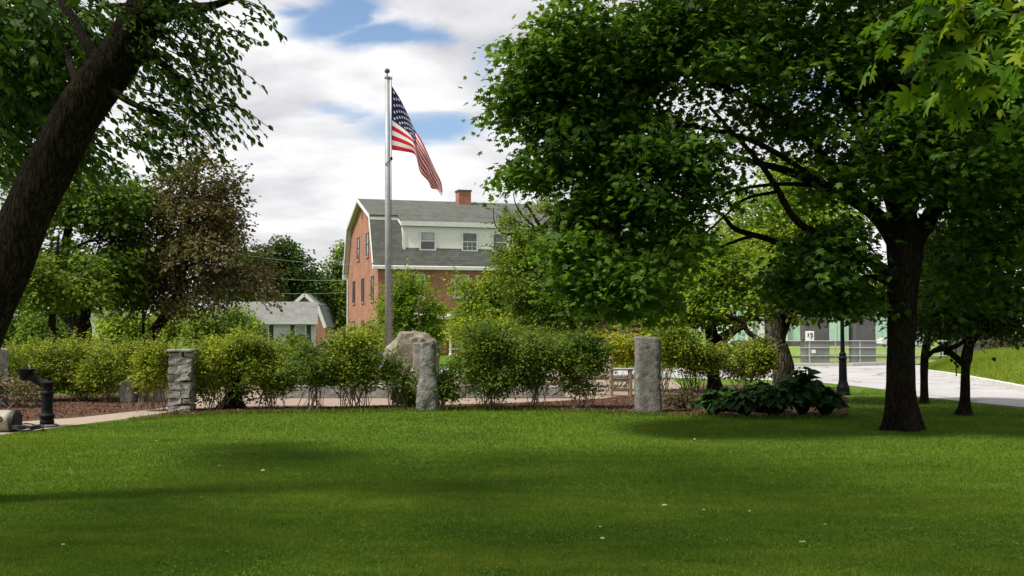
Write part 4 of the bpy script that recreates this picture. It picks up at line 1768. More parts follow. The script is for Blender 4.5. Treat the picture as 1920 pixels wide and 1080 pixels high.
mlimbs = [
    lim(MDp, [(1690, 470, 18), (1640, 400, 15), (1560, 355, 11), (1480, 322, 8), (1400, 300, 5), (1290, 270, 3)]),
    lim(MDp, [(1600, 378, 7), (1540, 352, 5), (1480, 345, 4), (1400, 352, 3), (1330, 370, 2)]),
    lim(MDp - .6, [(1680, 520, 12), (1600, 470, 9), (1500, 420, 7), (1455, 350, 6), (1420, 300, 5), (1330, 200, 3)]),
    lim(MDp + .4, [(1660, 560, 9), (1560, 500, 7), (1450, 452, 6), (1380, 430, 5), (1350, 400, 3), (1290, 380, 2)]),
    lim(MDp, [(1420, 440, 4), (1380, 452, 3), (1310, 480, 2), (1250, 500, 2)]),
    lim(MDp, [(1455, 360, 3.5), (1400, 372, 3), (1365, 400, 2), (1320, 440, 2)]),
    lim(MDp, [(1700, 470, 20), (1735, 420, 17), (1770, 370, 14), (1830, 330, 10), (1930, 300, 7), (2080, 260, 4)]),
    lim(MDp, [(1690, 420, 16), (1655, 330, 14), (1610, 240, 11), (1570, 130, 9), (1540, 0, 7), (1500, -150, 4)]),
    lim(MDp + .8, [(1695, 430, 13), (1660, 260, 9, .3), (1560, 120, 6, .4), (1400, 30, 4, .4), (1200, -60, 3, .4)]),
    lim(MDp + 1, [(1700, 420, 14), (1740, 280, 12, .5), (1790, 140, 9, 1), (1860, 0, 6, 1.5)]),
    lim(MDp, [(1640, 400, 8), (1500, 250, 6), (1330, 150, 5), (1150, 110, 3), (1000, 120, 2)]),
    lim(MDp - .8, [(1560, 355, 6), (1400, 260, 5), (1200, 230, 4), (1050, 260, 2.5), (980, 300, 1.5)]),
    lim(MDp, [(1290, 300, 4), (1180, 370, 3), (1120, 450, 2)]),
    lim(MDp + .5, [(1690, 545, 8), (1640, 520, 6), (1580, 530, 4), (1530, 550, 2)]),
]
mb_blobs = [
    pb(1000, 115, 15.6, 70, 48, .9), pb(985, 165, 16.0, 55, 45, .8), pb(1075, 50, 15.6, 80, 60, 1.3), pb(975, 215, 16.2, 42, 30, .7, .8),
    pb(1110, 150, 16.2, 120, 80, 1.5), pb(1070, 260, 15.8, 90, 60, 1.2), pb(1010, 320, 16.0, 60, 36, .8, .8), pb(1190, 60, 16, 130, 80, 1.6),
    pb(1120, 340, 16.2, 85, 65, 1.2), pb(1090, 440, 15.6, 70, 65, 1.0), pb(1160, 400, 15.2, 100, 80, 1.3), pb(1130, 520, 15.6, 78, 60, 1.0),
    pb(1190, 500, 15.5, 80, 70, 1.1), pb(1240, 440, 15.4, 80, 70, 1.1), pb(1215, 560, 16, 45, 45, .8, .7), pb(1180, 240, 16.5, 110, 80, 1.5),
    pb(1280, 170, 16.5, 110, 60, 1.6, .45), pb(1320, 60, 16, 120, 70, 1.8), pb(1290, 330, 15.6, 75, 65, 1.2), pb(1440, 60, 16.5, 120, 70, 1.8, .8),
    pb(1420, 200, 17, 110, 80, 1.6, .34), pb(1500, 250, 16.6, 100, 55, 1.4, .34), pb(1560, 120, 16.2, 120, 90, 1.8, .45), pb(1590, 320, 15.8, 75, 55, 1.0, .7),
    pb(1690, 90, 15.6, 130, 110, 1.8), pb(1670, 260, 15.4, 120, 90, 1.6), pb(1800, 160, 16, 120, 110, 1.8), pb(1800, 300, 16, 110, 80, 1.6),
    pb(1905, 230, 16.5, 110, 120, 1.8), pb(1890, 400, 16.5, 110, 80, 1.6), pb(1790, 410, 17.2, 50, 40, .7, .6), pb(1530, 500, 15.8, 90, 50, 1.1),
    pb(1565, 545, 16.2, 60, 26, .9, .8), pb(1560, 450, 15.8, 60, 40, 1.0, .7), pb(1640, 490, 17.2, 50, 50, .6, .7), pb(1480, 530, 16, 50, 24, .9, .5),
    pb(1840, 520, 17, 90, 60, 1.3, .6), pb(1620, 560, 16.6, 30, 20, .5, .4), pb(1700, 320, 15.2, 70, 50, .7, .5), pb(1400, 130, 15, 130, 60, 1.0, .5),
    pb(1250, 270, 15, 90, 60, .9, .6)]
high = [pb(1300, -180, 16.4, 260, 140, 3.0, 1.0), pb(1650, -220, 16.4, 320, 170, 3.6, 1.0), pb(1950, -100, 16.4, 200, 180, 3.2, 1.0), pb(1550, -460, 16.4, 330, 160, 3.2, .9),
        pb(2100, 200, 17, 150, 220, 3, .9), pb(1750, 40, 20.0, 260, 200, 1.2, .35), pb(1880, -260, 13.4, 240, 90, 2.2, .9)]  # last blob added above the frame to shade the lawn at right
cen2, _ = sample_blobs(high, 1500, rng, 1.6, -.1)
hg = clump_leaves('maple', cen2, 13, .5, .21, rng, .4, .45)
maple = make_tree('maple_tree', 'huge dark green maple with a straight thick trunk and crown filling the upper right', 'tree', mtr, mb_blobs, 21, 'maple', .108, 25, 3000, .40,
                  'l_maple', 'bark_maple', limbs=False, extra_limbs=mlimbs, gap=-.22, gf=.85, flat=.30, droop=.55, seg=40, lump=.09, flare=.8, shell=1.1, extra_geo=[hg])

# ------------------------------------------------------------------ leaning near tree on the left
ND = 9.5
ntr = trunk_px(ND, [(-105, 940, 56), (-78, 780, 48), (-44, 640, 44), (14, 500, 42), (53, 395, 43), (102, 300, 42), (155, 200, 42), (228, 100, 41), (290, 0, 40), (345, -120, 40), (400, -330, 30), (430, -560, 18)])
rng = np.random.default_rng(91)
tw = MB()


def spray_blob(px, py, D, rpx, rpy, rd, n, length, size, kind='oval', out=(1, 0, -.35), step=.055, droop=.6):
    c, R, _ = pb(px, py, D, rpx, rpy, rd)
    d = unit(rng.normal(size=(n, 3))) * rng.random((n, 1)) ** .45
    st = c + d * R
    dirs = unit(d * np.array([.6, .8, .3]) + np.array(out) + rng.normal(size=(n, 3)) * .35)
    return spray_leaves(kind, st - dirs * length * .5, dirs, length, step, size, rng, droop, tw)


geos = [spray_blob(*a[:6], int(a[6] * 1.4), a[7], a[8] * .84, step=.046) for a in (
    (300, 60, 9.3, 70, 75, .5, 42, .45, .085), (385, 30, 9.2, 55, 40, .4, 20, .42, .085), (395, 95, 9.1, 50, 45, .4, 16, .42, .085),
    (345, 150, 9.2, 75, 50, .5, 30, .42, .085), (425, 185, 9.0, 32, 32, .3, 8, .36, .080), (395, 215, 9.1, 40, 22, .3, 8, .38, .080),
    (300, 215, 9.2, 65, 40, .4, 22, .42, .085), (262, 262, 9.2, 50, 30, .4, 14, .40, .085), (310, 290, 9.1, 24, 18, .3, 5, .30, .080),
    (478, 8, 9.1, 26, 22, .3, 6, .34, .08), (440, 60, 9.0, 18, 30, .2, 4, .34, .08), (345, 235, 9.0, 50, 24, .3, 8, .36, .08), (200, 300, 9.6, 40, 30, .4, 6, .36, .08))]
geos += [spray_blob(*a) for a in (
    (40, 60, 11.5, 120, 110, 1.0, 190, .55, .105), (60, 200, 11.8, 120, 110, 1.0, 210, .55, .105), (150, 60, 11.5, 100, 90, 1.0, 120, .5, .10),
    (200, 40, 10.6, 60, 60, .5, 24, .45, .09), (30, 310, 12, 80, 50, .8, 30, .5, .10), (140, 260, 12, 60, 60, .7, 24, .5, .10), (30, 130, 12.8, 140, 150, .5, 170, .6, .12))]
ov = [(np.array([-3.2, 9.3, 7.6]), np.array([2.8, 2.8, 1.2]), 1.), (np.array([-5.6, 8.0, 5.8]), np.array([2.4, 3.0, 1.6]), 1.), (np.array([-1.4, 7.0, 7.0]), np.array([2.2, 2.6, 1.0]), .8),
      (np.array([-3.5, 8.5, 8.6]), np.array([3.6, 3.6, 1.4]), .9), (np.array([-4.6, 5.2, 6.2]), np.array([2.4, 2.2, 1.3]), .9), (np.array([-2.0, 4.0, 6.8]), np.array([2.6, 2.2, 1.0]), .8), (np.array([-8.3, 6.2, 6.2]), np.array([2.4, 2.0, 1.2]), .9)]  # unseen overhead crown; last blob added to shade the lawn at left
cen2, _ = sample_blobs(ov, 660, rng, 1.5, -.05)
geos.append(clump_leaves('oval', cen2, 20, .45, .15, rng, .45, .5))
nt_ = thing('leaning_tree', 'dark barked tree leaning right across the left edge with drooping pointed leaves', 'tree', ntr[0][:3])
mb = MB()
flare_trunk(mb, ntr, 30, rng, .09, .8)
mb.build('trunk', M['bark'], nt_, smooth=True)
for el in (lim(ND, [(262, 50, 20), (330, 20, 14, -.1), (400, 10, 8, -.2), (480, -20, 4, -.3)]), lim(ND, [(235, 90, 12), (290, 110, 8, -.2), (340, 150, 5, -.2), (400, 190, 3, -.3)]),
           lim(ND, [(190, 150, 10), (240, 190, 6, -.2), (300, 215, 4, -.2), (350, 250, 2, -.3)]),
           lim(ND, [(200, 140, 14), (150, 60, 10, .6), (90, -40, 8, 1.4), (20, -140, 6, 2)]), lim(ND, [(160, 190, 10), (135, 130, 8, .9), (110, 60, 5, 1.6), (60, 20, 3, 2)]),
           lim(ND, [(100, 300, 9), (120, 230, 6, 1.2), (60, 150, 4, 2), (0, 120, 3, 2.2)]), lim(ND, [(350, -130, 25), (200, -260, 16, -1), (0, -360, 10, -2), (-200, -420, 6, -3)]),
           lim(ND, [(380, -260, 20), (520, -340, 12, -.5), (640, -420, 7, -1.5)])):
    lp = spline(np.array(el), 6)
    tw.tube(lp[:, :3], lp[:, 3], 8, False)
tw.build('branches', M['bark'], nt_, smooth=True)
V, T, I = merge(geos)
tri_mesh('crown', V, T, I, M['l_near'], nt_)

# ------------------------------------------------------------------ oak hanging in at the top right, trunk out of frame
rng = np.random.default_rng(14)
tw = MB()
OD = 5.0
og = [spray_blob(1720, 10, OD, 40, 12, .15, 4, .30, .150, 'oak', (-.8, 0, -.3), .09, .5),
      spray_blob(1790, 25, OD, 50, 25, .2, 8, .30, .155, 'oak', (-.6, -.1, -.5), .09, .5),
      spray_blob(1860, 30, OD, 60, 35, .25, 10, .30, .16, 'oak', (-.5, -.1, -.5), .09, .5),
      spray_blob(1840, 85, OD, 60, 34, .2, 9, .28, .15, 'oak', (-.5, -.1, -.6), .09, .5),
      spray_blob(1900, 95, OD, 40, 40, .2, 8, .28, .15, 'oak', (-.4, -.1, -.6), .09, .5),
      spray_blob(1760, 55, OD, 22, 14, .1, 2, .22, .13, 'oak', (-.5, 0, -.7), .09, .5),
      spray_blob(1945, 200, OD + .2, 14, 24, .1, 3, .16, .12, 'oak', (-.3, 0, -.5), .09, .4)]
og += [spray_blob(1845, 145, 7.0, 45, 32, .3, 14, .22, .066, 'oval', (-.4, 0, -.5), .04, .6),
       spray_blob(1810, 165, 7.0, 22, 18, .2, 4, .2, .062, 'oval', (-.5, 0, -.5), .04, .6), spray_blob(1900, 160, 7.2, 25, 40, .3, 6, .22, .066, 'oval', (-.4, 0, -.6), .04, .6)]
oh = [(np.array([4.2, 3.2, 5.2]), np.array([1.9, 2.2, .9]), 1.), (np.array([5.8, 2.0, 5.6]), np.array([2., 2., 1.2]), 1.)]
cen2, _ = sample_blobs(oh, 70, rng, 1.5)
og.append(clump_leaves('oak', cen2, 9, .5, .17, rng, .45, .5))
ot = thing('oak_tree', 'oak whose bright yellow green pointed leaves hang into the top right corner', 'tree', (6.6, 3.0, 0))
mb = MB()
flare_trunk(mb, [(6.6, 3.0, -.02, .30), (6.55, 3.0, 1.5, .26), (6.4, 3.1, 3.2, .22), (6.2, 3.2, 5.0, .16), (5.9, 3.2, 7., .09)], 20, rng, .08, .7)
mb.build('trunk', M['bark'], ot, smooth=True)
for el in ([(6.4, 3.1, 3.2, .10), (5.0, 3.8, 3.55, .06), (3.6, 4.6, 3.5, .035), (2.6, 5.0, 3.22, .018), (2.1, 5.0, 3.1, .008)],
           [(4.3, 4.2, 3.55, .035), (3.2, 5.2, 3.25, .02), (2.9, 6.2, 3.0, .012), (3.0, 7.0, 2.9, .006)]):
    lp = spline(np.array(el, float), 6)
    tw.tube(lp[:, :3], lp[:, 3], 7, False)
tw.build('branches', M['bark'], ot, smooth=True)
V, T, I = merge(og)
tri_mesh('crown', V, T, I, M['l_oak'], ot)

# ------------------------------------------------------------------ trees of the middle distance, left
make_tree('broadleaf_tree', 'dark green tree with a forked black trunk behind the leaning tree', 'tree',
          trunk_px(29, [(150, 672, 22), (152, 630, 20), (150, 600, 17), (140, 560, 12), (120, 500, 9), (130, 420, 7), (150, 340, 4)]),
          [pb(180, 370, 29, 75, 65, 1.6), pb(120, 420, 29, 70, 60, 1.5), pb(200, 450, 28.5, 70, 60, 1.6), pb(70, 360, 30, 70, 60, 1.5), pb(160, 510, 28.5, 80, 45, 1.5), pb(235, 400, 29.5, 45, 60, 1.2),
           pb(215, 530, 29.5, 60, 40, 1.2), pb(100, 500, 30, 50, 40, 1.2, .7)],
          31, 'diamond', .15, 24, 780, .5, 'l_green', 'bark', gap=-.12, gf=.8, tb=-.2,
          extra_limbs=[lim(29, [(150, 612, 15), (110, 575, 12), (75, 545, 8), (50, 520, 5)]), lim(29, [(152, 605, 12), (168, 570, 9), (190, 520, 6), (215, 450, 4)])])
make_tree('light_tree', 'light green leafy tree low behind the leaning trunk on the left', 'tree',
          trunk_px(27, [(95, 676, 8), (97, 620, 7), (100, 560, 6), (105, 500, 4), (110, 440, 2)]),
          [pb(115, 500, 26.5, 55, 45, 1.0), pb(85, 545, 26.5, 50, 35, 1.0, .8), pb(165, 540, 27, 45, 30, .9, .7)], 33, 'diamond', .12, 22, 250, .38, 'l_green', 'bark', tb=.1)
make_tree('purple_leaf_tree', 'bronze leaved crabapple with a slanting trunk left of the flagpole', 'tree',
          trunk_px(30.5, [(278, 668, 9), (288, 630, 9), (308, 595, 10), (328, 565, 9), (340, 520, 8), (350, 440, 6), (362, 360, 4), (375, 300, 2)]),
          [pb(365, 350, 30.5, 70, 50, 1.4), pb(350, 420, 30.5, 95, 60, 1.7), pb(390, 490, 30, 110, 55, 1.7), pb(300, 470, 30.5, 70, 60, 1.4), pb(350, 550, 30, 80, 38, 1.4),
           pb(440, 520, 30, 60, 50, 1.1), pb(260, 540, 31, 40, 40, .9, .8), pb(378, 300, 30.5, 26, 28, .5, .8), pb(430, 340, 30.5, 30, 30, .6, .6), pb(300, 385, 31, 40, 40, .8, .7), pb(430, 430, 30.5, 40, 45, .9, .8)],
          37, 'diamond', .115, 26, 950, .42, 'l_bronze', 'bark', gap=-.02, gf=1.2, lump=.15, twigs=1.8, rnd=.7, shoots=.4)
# beyond them
make_tree('evergreen_tree', 'dark rounded tree far behind the lavender house, left one with a high top', 'tree',
          trunk_px(118, [(530, 646, 8), (530, 560, 6), (530, 470, 3)]),
          [pb(528, 490, 118, 40, 42, 3), pb(505, 530, 117, 40, 50, 3), pb(555, 535, 117, 40, 40, 3), pb(530, 560, 116, 60, 40, 3), pb(560, 505, 118, 28, 30, 2.5)],
          41, 'diamond', .40, 26, 900, 1.1, 'l_dark', 'bark', gap=-.1, gf=.35, group='far trees behind the houses')
make_tree('evergreen_tree', 'dark far tree peeking between the bronze crabapple and the taller dark tree', 'tree',
          trunk_px(112, [(465, 646, 8), (465, 560, 6), (465, 490, 3)]),
          [pb(465, 510, 112, 36, 45, 3), pb(450, 550, 112, 40, 45, 3), pb(490, 560, 111, 40, 40, 3)], 42, 'diamond', .40, 26, 560, 1.0, 'l_dark', 'bark', gap=-.1, gf=.35, group='far trees behind the houses')
make_tree('broadleaf_tree', 'bright green far tree rising against the left end of the brick building', 'tree',
          trunk_px(121, [(632, 645, 7), (632, 580, 5), (632, 500, 3)]),
          [pb(637, 510, 122, 22, 38, 2.2), pb(630, 560, 121, 34, 45, 2.6), pb(640, 590, 120, 34, 50, 2.6), pb(628, 615, 120, 22, 36, 2.6), pb(604, 535, 123, 18, 24, 2), pb(645, 470, 122, 12, 16, 1.2)],
          43, 'diamond', .40, 22, 560, 1.0, 'l_green', 'bark', gap=-.1, gf=.4, group='far trees behind the houses')
make_tree('broadleaf_tree', 'mid green far tree between the dark trees and the brick building', 'tree',
          trunk_px(125, [(590, 645, 6), (590, 570, 4), (590, 530, 3)]),
          [pb(588, 545, 125, 26, 30, 3), pb(580, 580, 124, 34, 30, 3)], 44, 'diamond', .42, 22, 180, 1.1, 'l_green', 'bark', gap=-.1, gf=.35, group='far trees behind the houses')
# low greens behind the left hedge
rngL = [(85, 612, 36, 36, 30, 'l_green', 'round dark green small tree behind the left hedge', 'round_tree', .12, 200),
        (40, 600, 46, 60, 50, 'l_green', 'leafy green thicket tree at the far left behind the leaning trunk', 'small_tree', .16, 240),
        (240, 600, 48, 50, 42, 'l_bright', 'light green small tree seen between the two dark left trunks', 'small_tree', .17, 240),
        (330, 600, 52, 50, 34, 'l_bright', 'light yellow green small tree under the bronze crabapple', 'small_tree', .17, 220),
        (408, 605, 50, 52, 34, 'l_green', 'grey green small tree left of the lavender house', 'small_tree', .17, 240),
        (452, 602, 62, 26, 30, 'l_bright', 'pale green small tree covering the left end of the lavender house', 'small_tree', .2, 150),
        (556, 640, 58, 15, 12, 'l_green', 'small dark green bush before the lavender house window', 'bush', .14, 70)]
for k, (px, py, D, rx, ry, lm_, lab, nm, sz, nc) in enumerate(rngL):
    make_tree(nm, lab, 'bush' if nm == 'bush' else 'tree', [tuple(G(px, D)) + (.07,), tuple(G(px, D, .6)) + (.06,), tuple(P(px + 4, py + ry * .3, D)) + (.04,), tuple(P(px, py - ry * .4, D)) + (.02,)],
              [pb(px, py, D, rx, ry, rx / F * D * .8), pb(px - rx * .5, py + ry * .5, D - .3, rx * .6, ry * .6, rx / F * D * .5), pb(px + rx * .5, py + ry * .45, D - .3, rx * .6, ry * .6, rx / F * D * .5)],
              60 + k, 'diamond', sz, 22, nc, sz * 2.8, lm_, 'bark', gap=-.2, limbs=True, twigs=.3)

# ------------------------------------------------------------------ trees before the brick building
make_tree('young_tree', 'young yellow green tree before the brick wall right beside the flagpole', 'tree',
          trunk_px(47, [(772, 683, 5), (772, 640, 4), (772, 590, 3), (775, 520, 1.5)]),
          [pb(772, 530, 47, 34, 30, .9), pb(770, 575, 46.7, 56, 40, 1.2), pb(745, 600, 46.7, 45, 35, 1.1), pb(800, 600, 46.7, 36, 34, 1.0), pb(768, 625, 46.5, 60, 24, 1.1), pb(740, 560, 47, 30, 30, .8, .7)],
          51, 'diamond', .13, 24, 560, .38, 'l_bright', 'bark', gap=-.08, tb=-.05, shoots=.35)
make_tree('ornamental_tree', 'feathery light green tree covering the middle of the brick building', 'tree',
          trunk_px(40, [(932, 688, 6), (932, 640, 5), (936, 590, 4), (948, 520, 3), (960, 440, 2)]),
          [pb(905, 540, 40, 48, 40, 1.0), pb(955, 520, 40, 50, 50, 1.1), pb(925, 590, 39.7, 70, 40, 1.3), pb(895, 610, 39.7, 44, 34, 1.0), pb(985, 580, 40, 60, 45, 1.2), pb(960, 625, 39.5, 80, 26, 1.2)],
          52, 'diamond', .13, 24, 800, .40, 'l_bright', 'bark', gap=-.10, tb=.12, shoots=.35)
make_tree('open_branched_tree', 'irregular green tree with bare reaching twigs left of the maple before the dormer', 'tree',
          trunk_px(34, [(1082, 700, 11), (1080, 640, 11), (1074, 590, 9), (1060, 530, 7), (1035, 470, 5), (1010, 420, 3), (985, 380, 1.5)]),
          [pb(1000, 430, 34, 55, 45, 1.0, .7), pb(970, 470, 34, 45, 38, .9, .7), pb(1030, 480, 34, 60, 50, 1.2, .9), pb(1000, 530, 33.7, 70, 45, 1.2, .9), pb(1060, 560, 33.7, 70, 45, 1.2), pb(965, 420, 34, 26, 26, .5, .4),
           pb(1010, 595, 33.7, 50, 30, 1.0, .8), pb(1030, 400, 34.4, 36, 30, .8, .7), pb(1110, 600, 34, 50, 26, 1.0, .7)],
          53, 'diamond', .115, 24, 820, .36, 'l_green', 'bark', gap=-.05, gf=1.2, twigs=1.8, tb=.32, shoots=.4,
          extra_limbs=[lim(34, [(1020, 440, 3), (985, 410, 2), (968, 385, 1.2), (962, 362, .7)]), lim(34, [(1000, 430, 2.5), (950, 440, 1.6), (928, 420, 1), (925, 390, .6)]), lim(34, [(1030, 470, 3), (980, 480, 2), (935, 470, 1)])])
# behind and under the maple
make_tree('crabapple_tree', 'spreading bright green crabapple behind the shrubs right of the tall granite post', 'tree',
          trunk_px(26, [(1338, 706, 12), (1336, 660, 12), (1334, 625, 12), (1325, 590, 9), (1310, 550, 6), (1300, 510, 3)]),
          [pb(1300, 540, 26, 62, 45, 1.2), pb(1380, 510, 26, 70, 45, 1.3), pb(1345, 575, 25.6, 85, 30, 1.3), pb(1430, 545, 26, 52, 42, 1.1), pb(1270, 580, 26, 45, 28, .9), pb(1340, 480, 26.5, 60, 35, 1.2, .8), pb(1440, 590, 26, 50, 22, 1.0, .7)],
          54, 'diamond', .11, 24, 860, .36, 'l_bright', 'bark', gap=-.12, lump=.2, tb=.0, shoots=.3,
          extra_limbs=[lim(26, [(1336, 640, 8), (1370, 620, 6), (1400, 590, 4), (1420, 560, 2)]), lim(26, [(1330, 668, 5), (1380, 620, 5), (1405, 600, 4), (1430, 600, 3)]), lim(26, [(1336, 620, 8), (1310, 600, 6), (1280, 580, 3)])])
make_tree('gnarled_tree', 'gnarled lichen grey trunk with arching dark branch and leafy crown by the hostas', 'tree',
          trunk_px(22.5, [(1464, 758, 17), (1467, 700, 20), (1464, 665, 17), (1458, 640, 14), (1462, 610, 16), (1480, 575, 10), (1500, 530, 6), (1520, 480, 3)]),
          [pb(1490, 550, 22.5, 60, 30, 1.0, .8), pb(1560, 530, 22.5, 80, 36, 1.3), pb(1500, 510, 22.5, 70, 36, 1.1, .8), pb(1615, 555, 22.5, 60, 28, 1.1, .9), pb(1470, 590, 21.8, 34, 20, .6, .9), pb(1550, 572, 22.2, 60, 12, .8, .6)],
          55, 'diamond', .11, 22, 520, .36, 'l_green', 'bark_grey', gap=-.1, lump=.35, seg=16, flare=.4,
          extra_limbs=[lim(22.5, [(1455, 648, 7), (1430, 640, 6), (1405, 625, 5), (1392, 605, 5), (1380, 598, 4), (1360, 590, 3)]), lim(22.5, [(1398, 612, 4), (1375, 625, 3.4), (1350, 645, 3)])])
make_tree('broadleaf_tree', 'light green round crowned tree beyond the road seen through the maple branches', 'tree',
          trunk_px(62, [(1455, 669, 9), (1455, 600, 8), (1455, 500, 6), (1460, 400, 3)]),
          [pb(1430, 400, 62, 85, 60, 3), pb(1500, 350, 62, 80, 50, 3), pb(1400, 470, 61, 90, 60, 3), pb(1500, 440, 61, 90, 60, 3), pb(1560, 400, 62, 60, 60, 2.5), pb(1460, 530, 61, 120, 40, 3), pb(1470, 320, 63, 50, 36, 2)],
          56, 'diamond', .26, 22, 1000, .75, 'l_bright', 'bark', gap=-.2, gf=.5, tb=-.1, group='bright trees beyond the road')
make_tree('broadleaf_tree', 'light green tree beyond the road just right of the maple trunk', 'tree',
          trunk_px(58, [(1775, 672, 8), (1775, 600, 7), (1775, 520, 5), (1775, 460, 3)]),
          [pb(1760, 500, 58, 60, 60, 2.5), pb(1800, 550, 57, 70, 50, 2.5), pb(1740, 570, 57, 50, 40, 2), pb(1780, 430, 58, 50, 40, 2)],
          57, 'diamond', .24, 22, 520, .7, 'l_green', 'bark', gap=-.15, gf=.5, group='bright trees beyond the road')
make_tree('broadleaf_tree', 'green tree closing the gap behind the crabapple and the building end', 'tree',
          trunk_px(54, [(1235, 674, 8), (1235, 600, 7), (1235, 520, 5), (1235, 460, 3)]),
          [pb(1220, 500, 54, 80, 60, 2.5), pb(1280, 470, 54, 80, 60, 2.5), pb(1190, 560, 53, 80, 45, 2.2), pb(1260, 565, 53, 60, 40, 2)],
          58, 'diamond', .2, 22, 560, .6, 'l_green', 'bark', gap=-.15, gf=.5, group='bright trees beyond the road')
# right pair with dark crowns
make_tree('crabapple_tree', 'dark crowned small tree with a low forking trunk at right nearest the frame edge', 'tree',
          trunk_px(19.2, [(1808, 779, 11), (1809, 740, 9), (1810, 690, 9), (1812, 670, 11), (1818, 640, 9), (1828, 590, 7), (1840, 520, 4), (1850, 450, 2)]),
          [pb(1840, 560, 19.2, 90, 45, 1.1), pb(1880, 480, 19.4, 90, 70, 1.3), pb(1800, 500, 19.4, 70, 55, 1.1), pb(1910, 590, 19, 60, 36, 1.0), pb(1770, 590, 19.4, 50, 34, .9, .8), pb(1880, 600, 19, 60, 16, .9, .6), pb(1760, 440, 19.6, 40, 40, .8, .4)],
          71, 'diamond', .095, 22, 760, .34, 'l_dark', 'bark', gap=-.15, lump=.25, seg=14, flare=.35, twigs=1.2,
          extra_limbs=[lim(19.2, [(1806, 682, 7), (1790, 668, 6), (1772, 655, 5), (1752, 660, 3)]), lim(19.2, [(1775, 656, 5), (1800, 645, 4), (1812, 632, 3)]),
                       lim(19.2, [(1816, 655, 6), (1835, 625, 6), (1870, 612, 5), (1930, 618, 3)])])
make_tree('crabapple_tree', 'dark crowned small tree with a thin straight trunk between the maple and its neighbour', 'tree',
          trunk_px(22.2, [(1733, 756, 8), (1733, 720, 7), (1733, 680, 7), (1736, 650, 7), (1745, 600, 5), (1755, 540, 3)]),
          [pb(1745, 600, 22.2, 50, 40, .9), pb(1790, 560, 22.4, 70, 50, 1.1), pb(1735, 550, 22.4, 45, 40, .9), pb(1760, 612, 22, 40, 14, .7, .5)],
          72, 'diamond', .10, 22, 420, .34, 'l_dark', 'bark', gap=-.15, lump=.2, seg=12, flare=.3,
          extra_limbs=[lim(22.2, [(1734, 672, 5), (1755, 655, 4), (1780, 645, 3)])])
make_tree('bush', 'reddish brown bush behind the grass mound at the right edge', 'bush', [tuple(G(1895, 56)) + (.1,), tuple(G(1895, 56, .8)) + (.08,), tuple(G(1895, 56, 1.4)) + (.04,)],
          [pb(1885, 645, 56, 40, 16, 1.0), pb(1940, 640, 56, 40, 22, 1.0)], 73, 'diamond', .13, 20, 130, .35, 'l_bronze', 'bark', limbs=False)

# ------------------------------------------------------------------ the shrub row
def shrub(label, px, D, blobs, seed, lm='l_shrub', nst=11, ncl=240, per=20, size=.060, cr=.17, spread=.10, group='shrubs in the mulch bed', sm='stem', tb=0.0, bw=.14, gap=-.12, name='shrub', shoots=1.0, zmin=.13):
    rng = np.random.default_rng(seed)
    base = G(px, D)
    t = thing(name, label, 'shrub', base, group)
    bl = [pb(b[0], b[1], D + (b[5] if len(b) > 5 else 0), b[2], b[3], b[2] / F * D * .85, b[4] if len(b) > 4 else 1) for b in blobs]
    cen, ids = sample_blobs(bl, int(ncl * 1.3), rng, 1.0, gap, 2.4)
    if zmin:
        # the lower wood is bare: thin out foliage towards the ground
        keep = rng.random(len(cen)) < np.clip((cen[:, 2] - zmin + .12) / .35, .04, 1)
        cen = cen[keep]
    cen[:, 2] = np.maximum(cen[:, 2], .06)
    mb = MB()
    nst = int(nst * 1.5)
    geo = []
    for k in range(nst):
        tgt = cen[rng.integers(len(cen))]
        a = base + np.array([rng.normal() * bw * .9, rng.normal() * bw * .9, -.01])
        h_ = tgt - a
        m1 = a + h_ * np.array([.38, .38, .36]) + rng.normal(size=3) * .03
        m2 = a + h_ * np.array([.76, .76, .72]) + rng.normal(size=3) * .05
        pth = spline(np.array([a, m1, m2, tgt]), 4)
        r0 = rng.uniform(.006, .012)
        mb.tube(pth, np.linspace(r0, r0 * .3, len(pth)), 5, False)
        for _ in range(4):
            i = rng.integers(3, len(pth))
            q = cen[rng.integers(len(cen))]
            if np.linalg.norm(q - pth[i]) < .6:
                mb.tube([pth[i], (pth[i] + q) / 2 + rng.normal(size=3) * .03, q], [r0 * .5, r0 * .35, .002], 4, False)
    if shoots:
        ns = int(len(cen) * .22 * shoots)
        st = cen[rng.integers(0, len(cen), ns)]
        mid = np.array([base[0], base[1], .75])
        dr = unit((st - mid) * np.array([1, 1, .9]) + np.array([0, 0, .45]) + rng.normal(size=(ns, 3)) * .25)
        geo.append(spray_leaves('diamond', st, dr, .34, .034, size * 1.05, rng, .35, mb))
    mb.build('stems', M[sm], t)
    ct = np.clip(.5 + .8 * nz(cen, 1.6, seed) + rng.normal(size=len(cen)) * .22 + tb + .08, 0, 1)
    geo.append(clump_leaves('diamond', cen, per, cr, size, rng, .7, .3, .8, .75, ctint=ct, crown_c=base + np.array([0, 0, .5])))
    V, T, I = merge(geo)
    tri_mesh('foliage', V, T, I, M[lm], t)
    return t


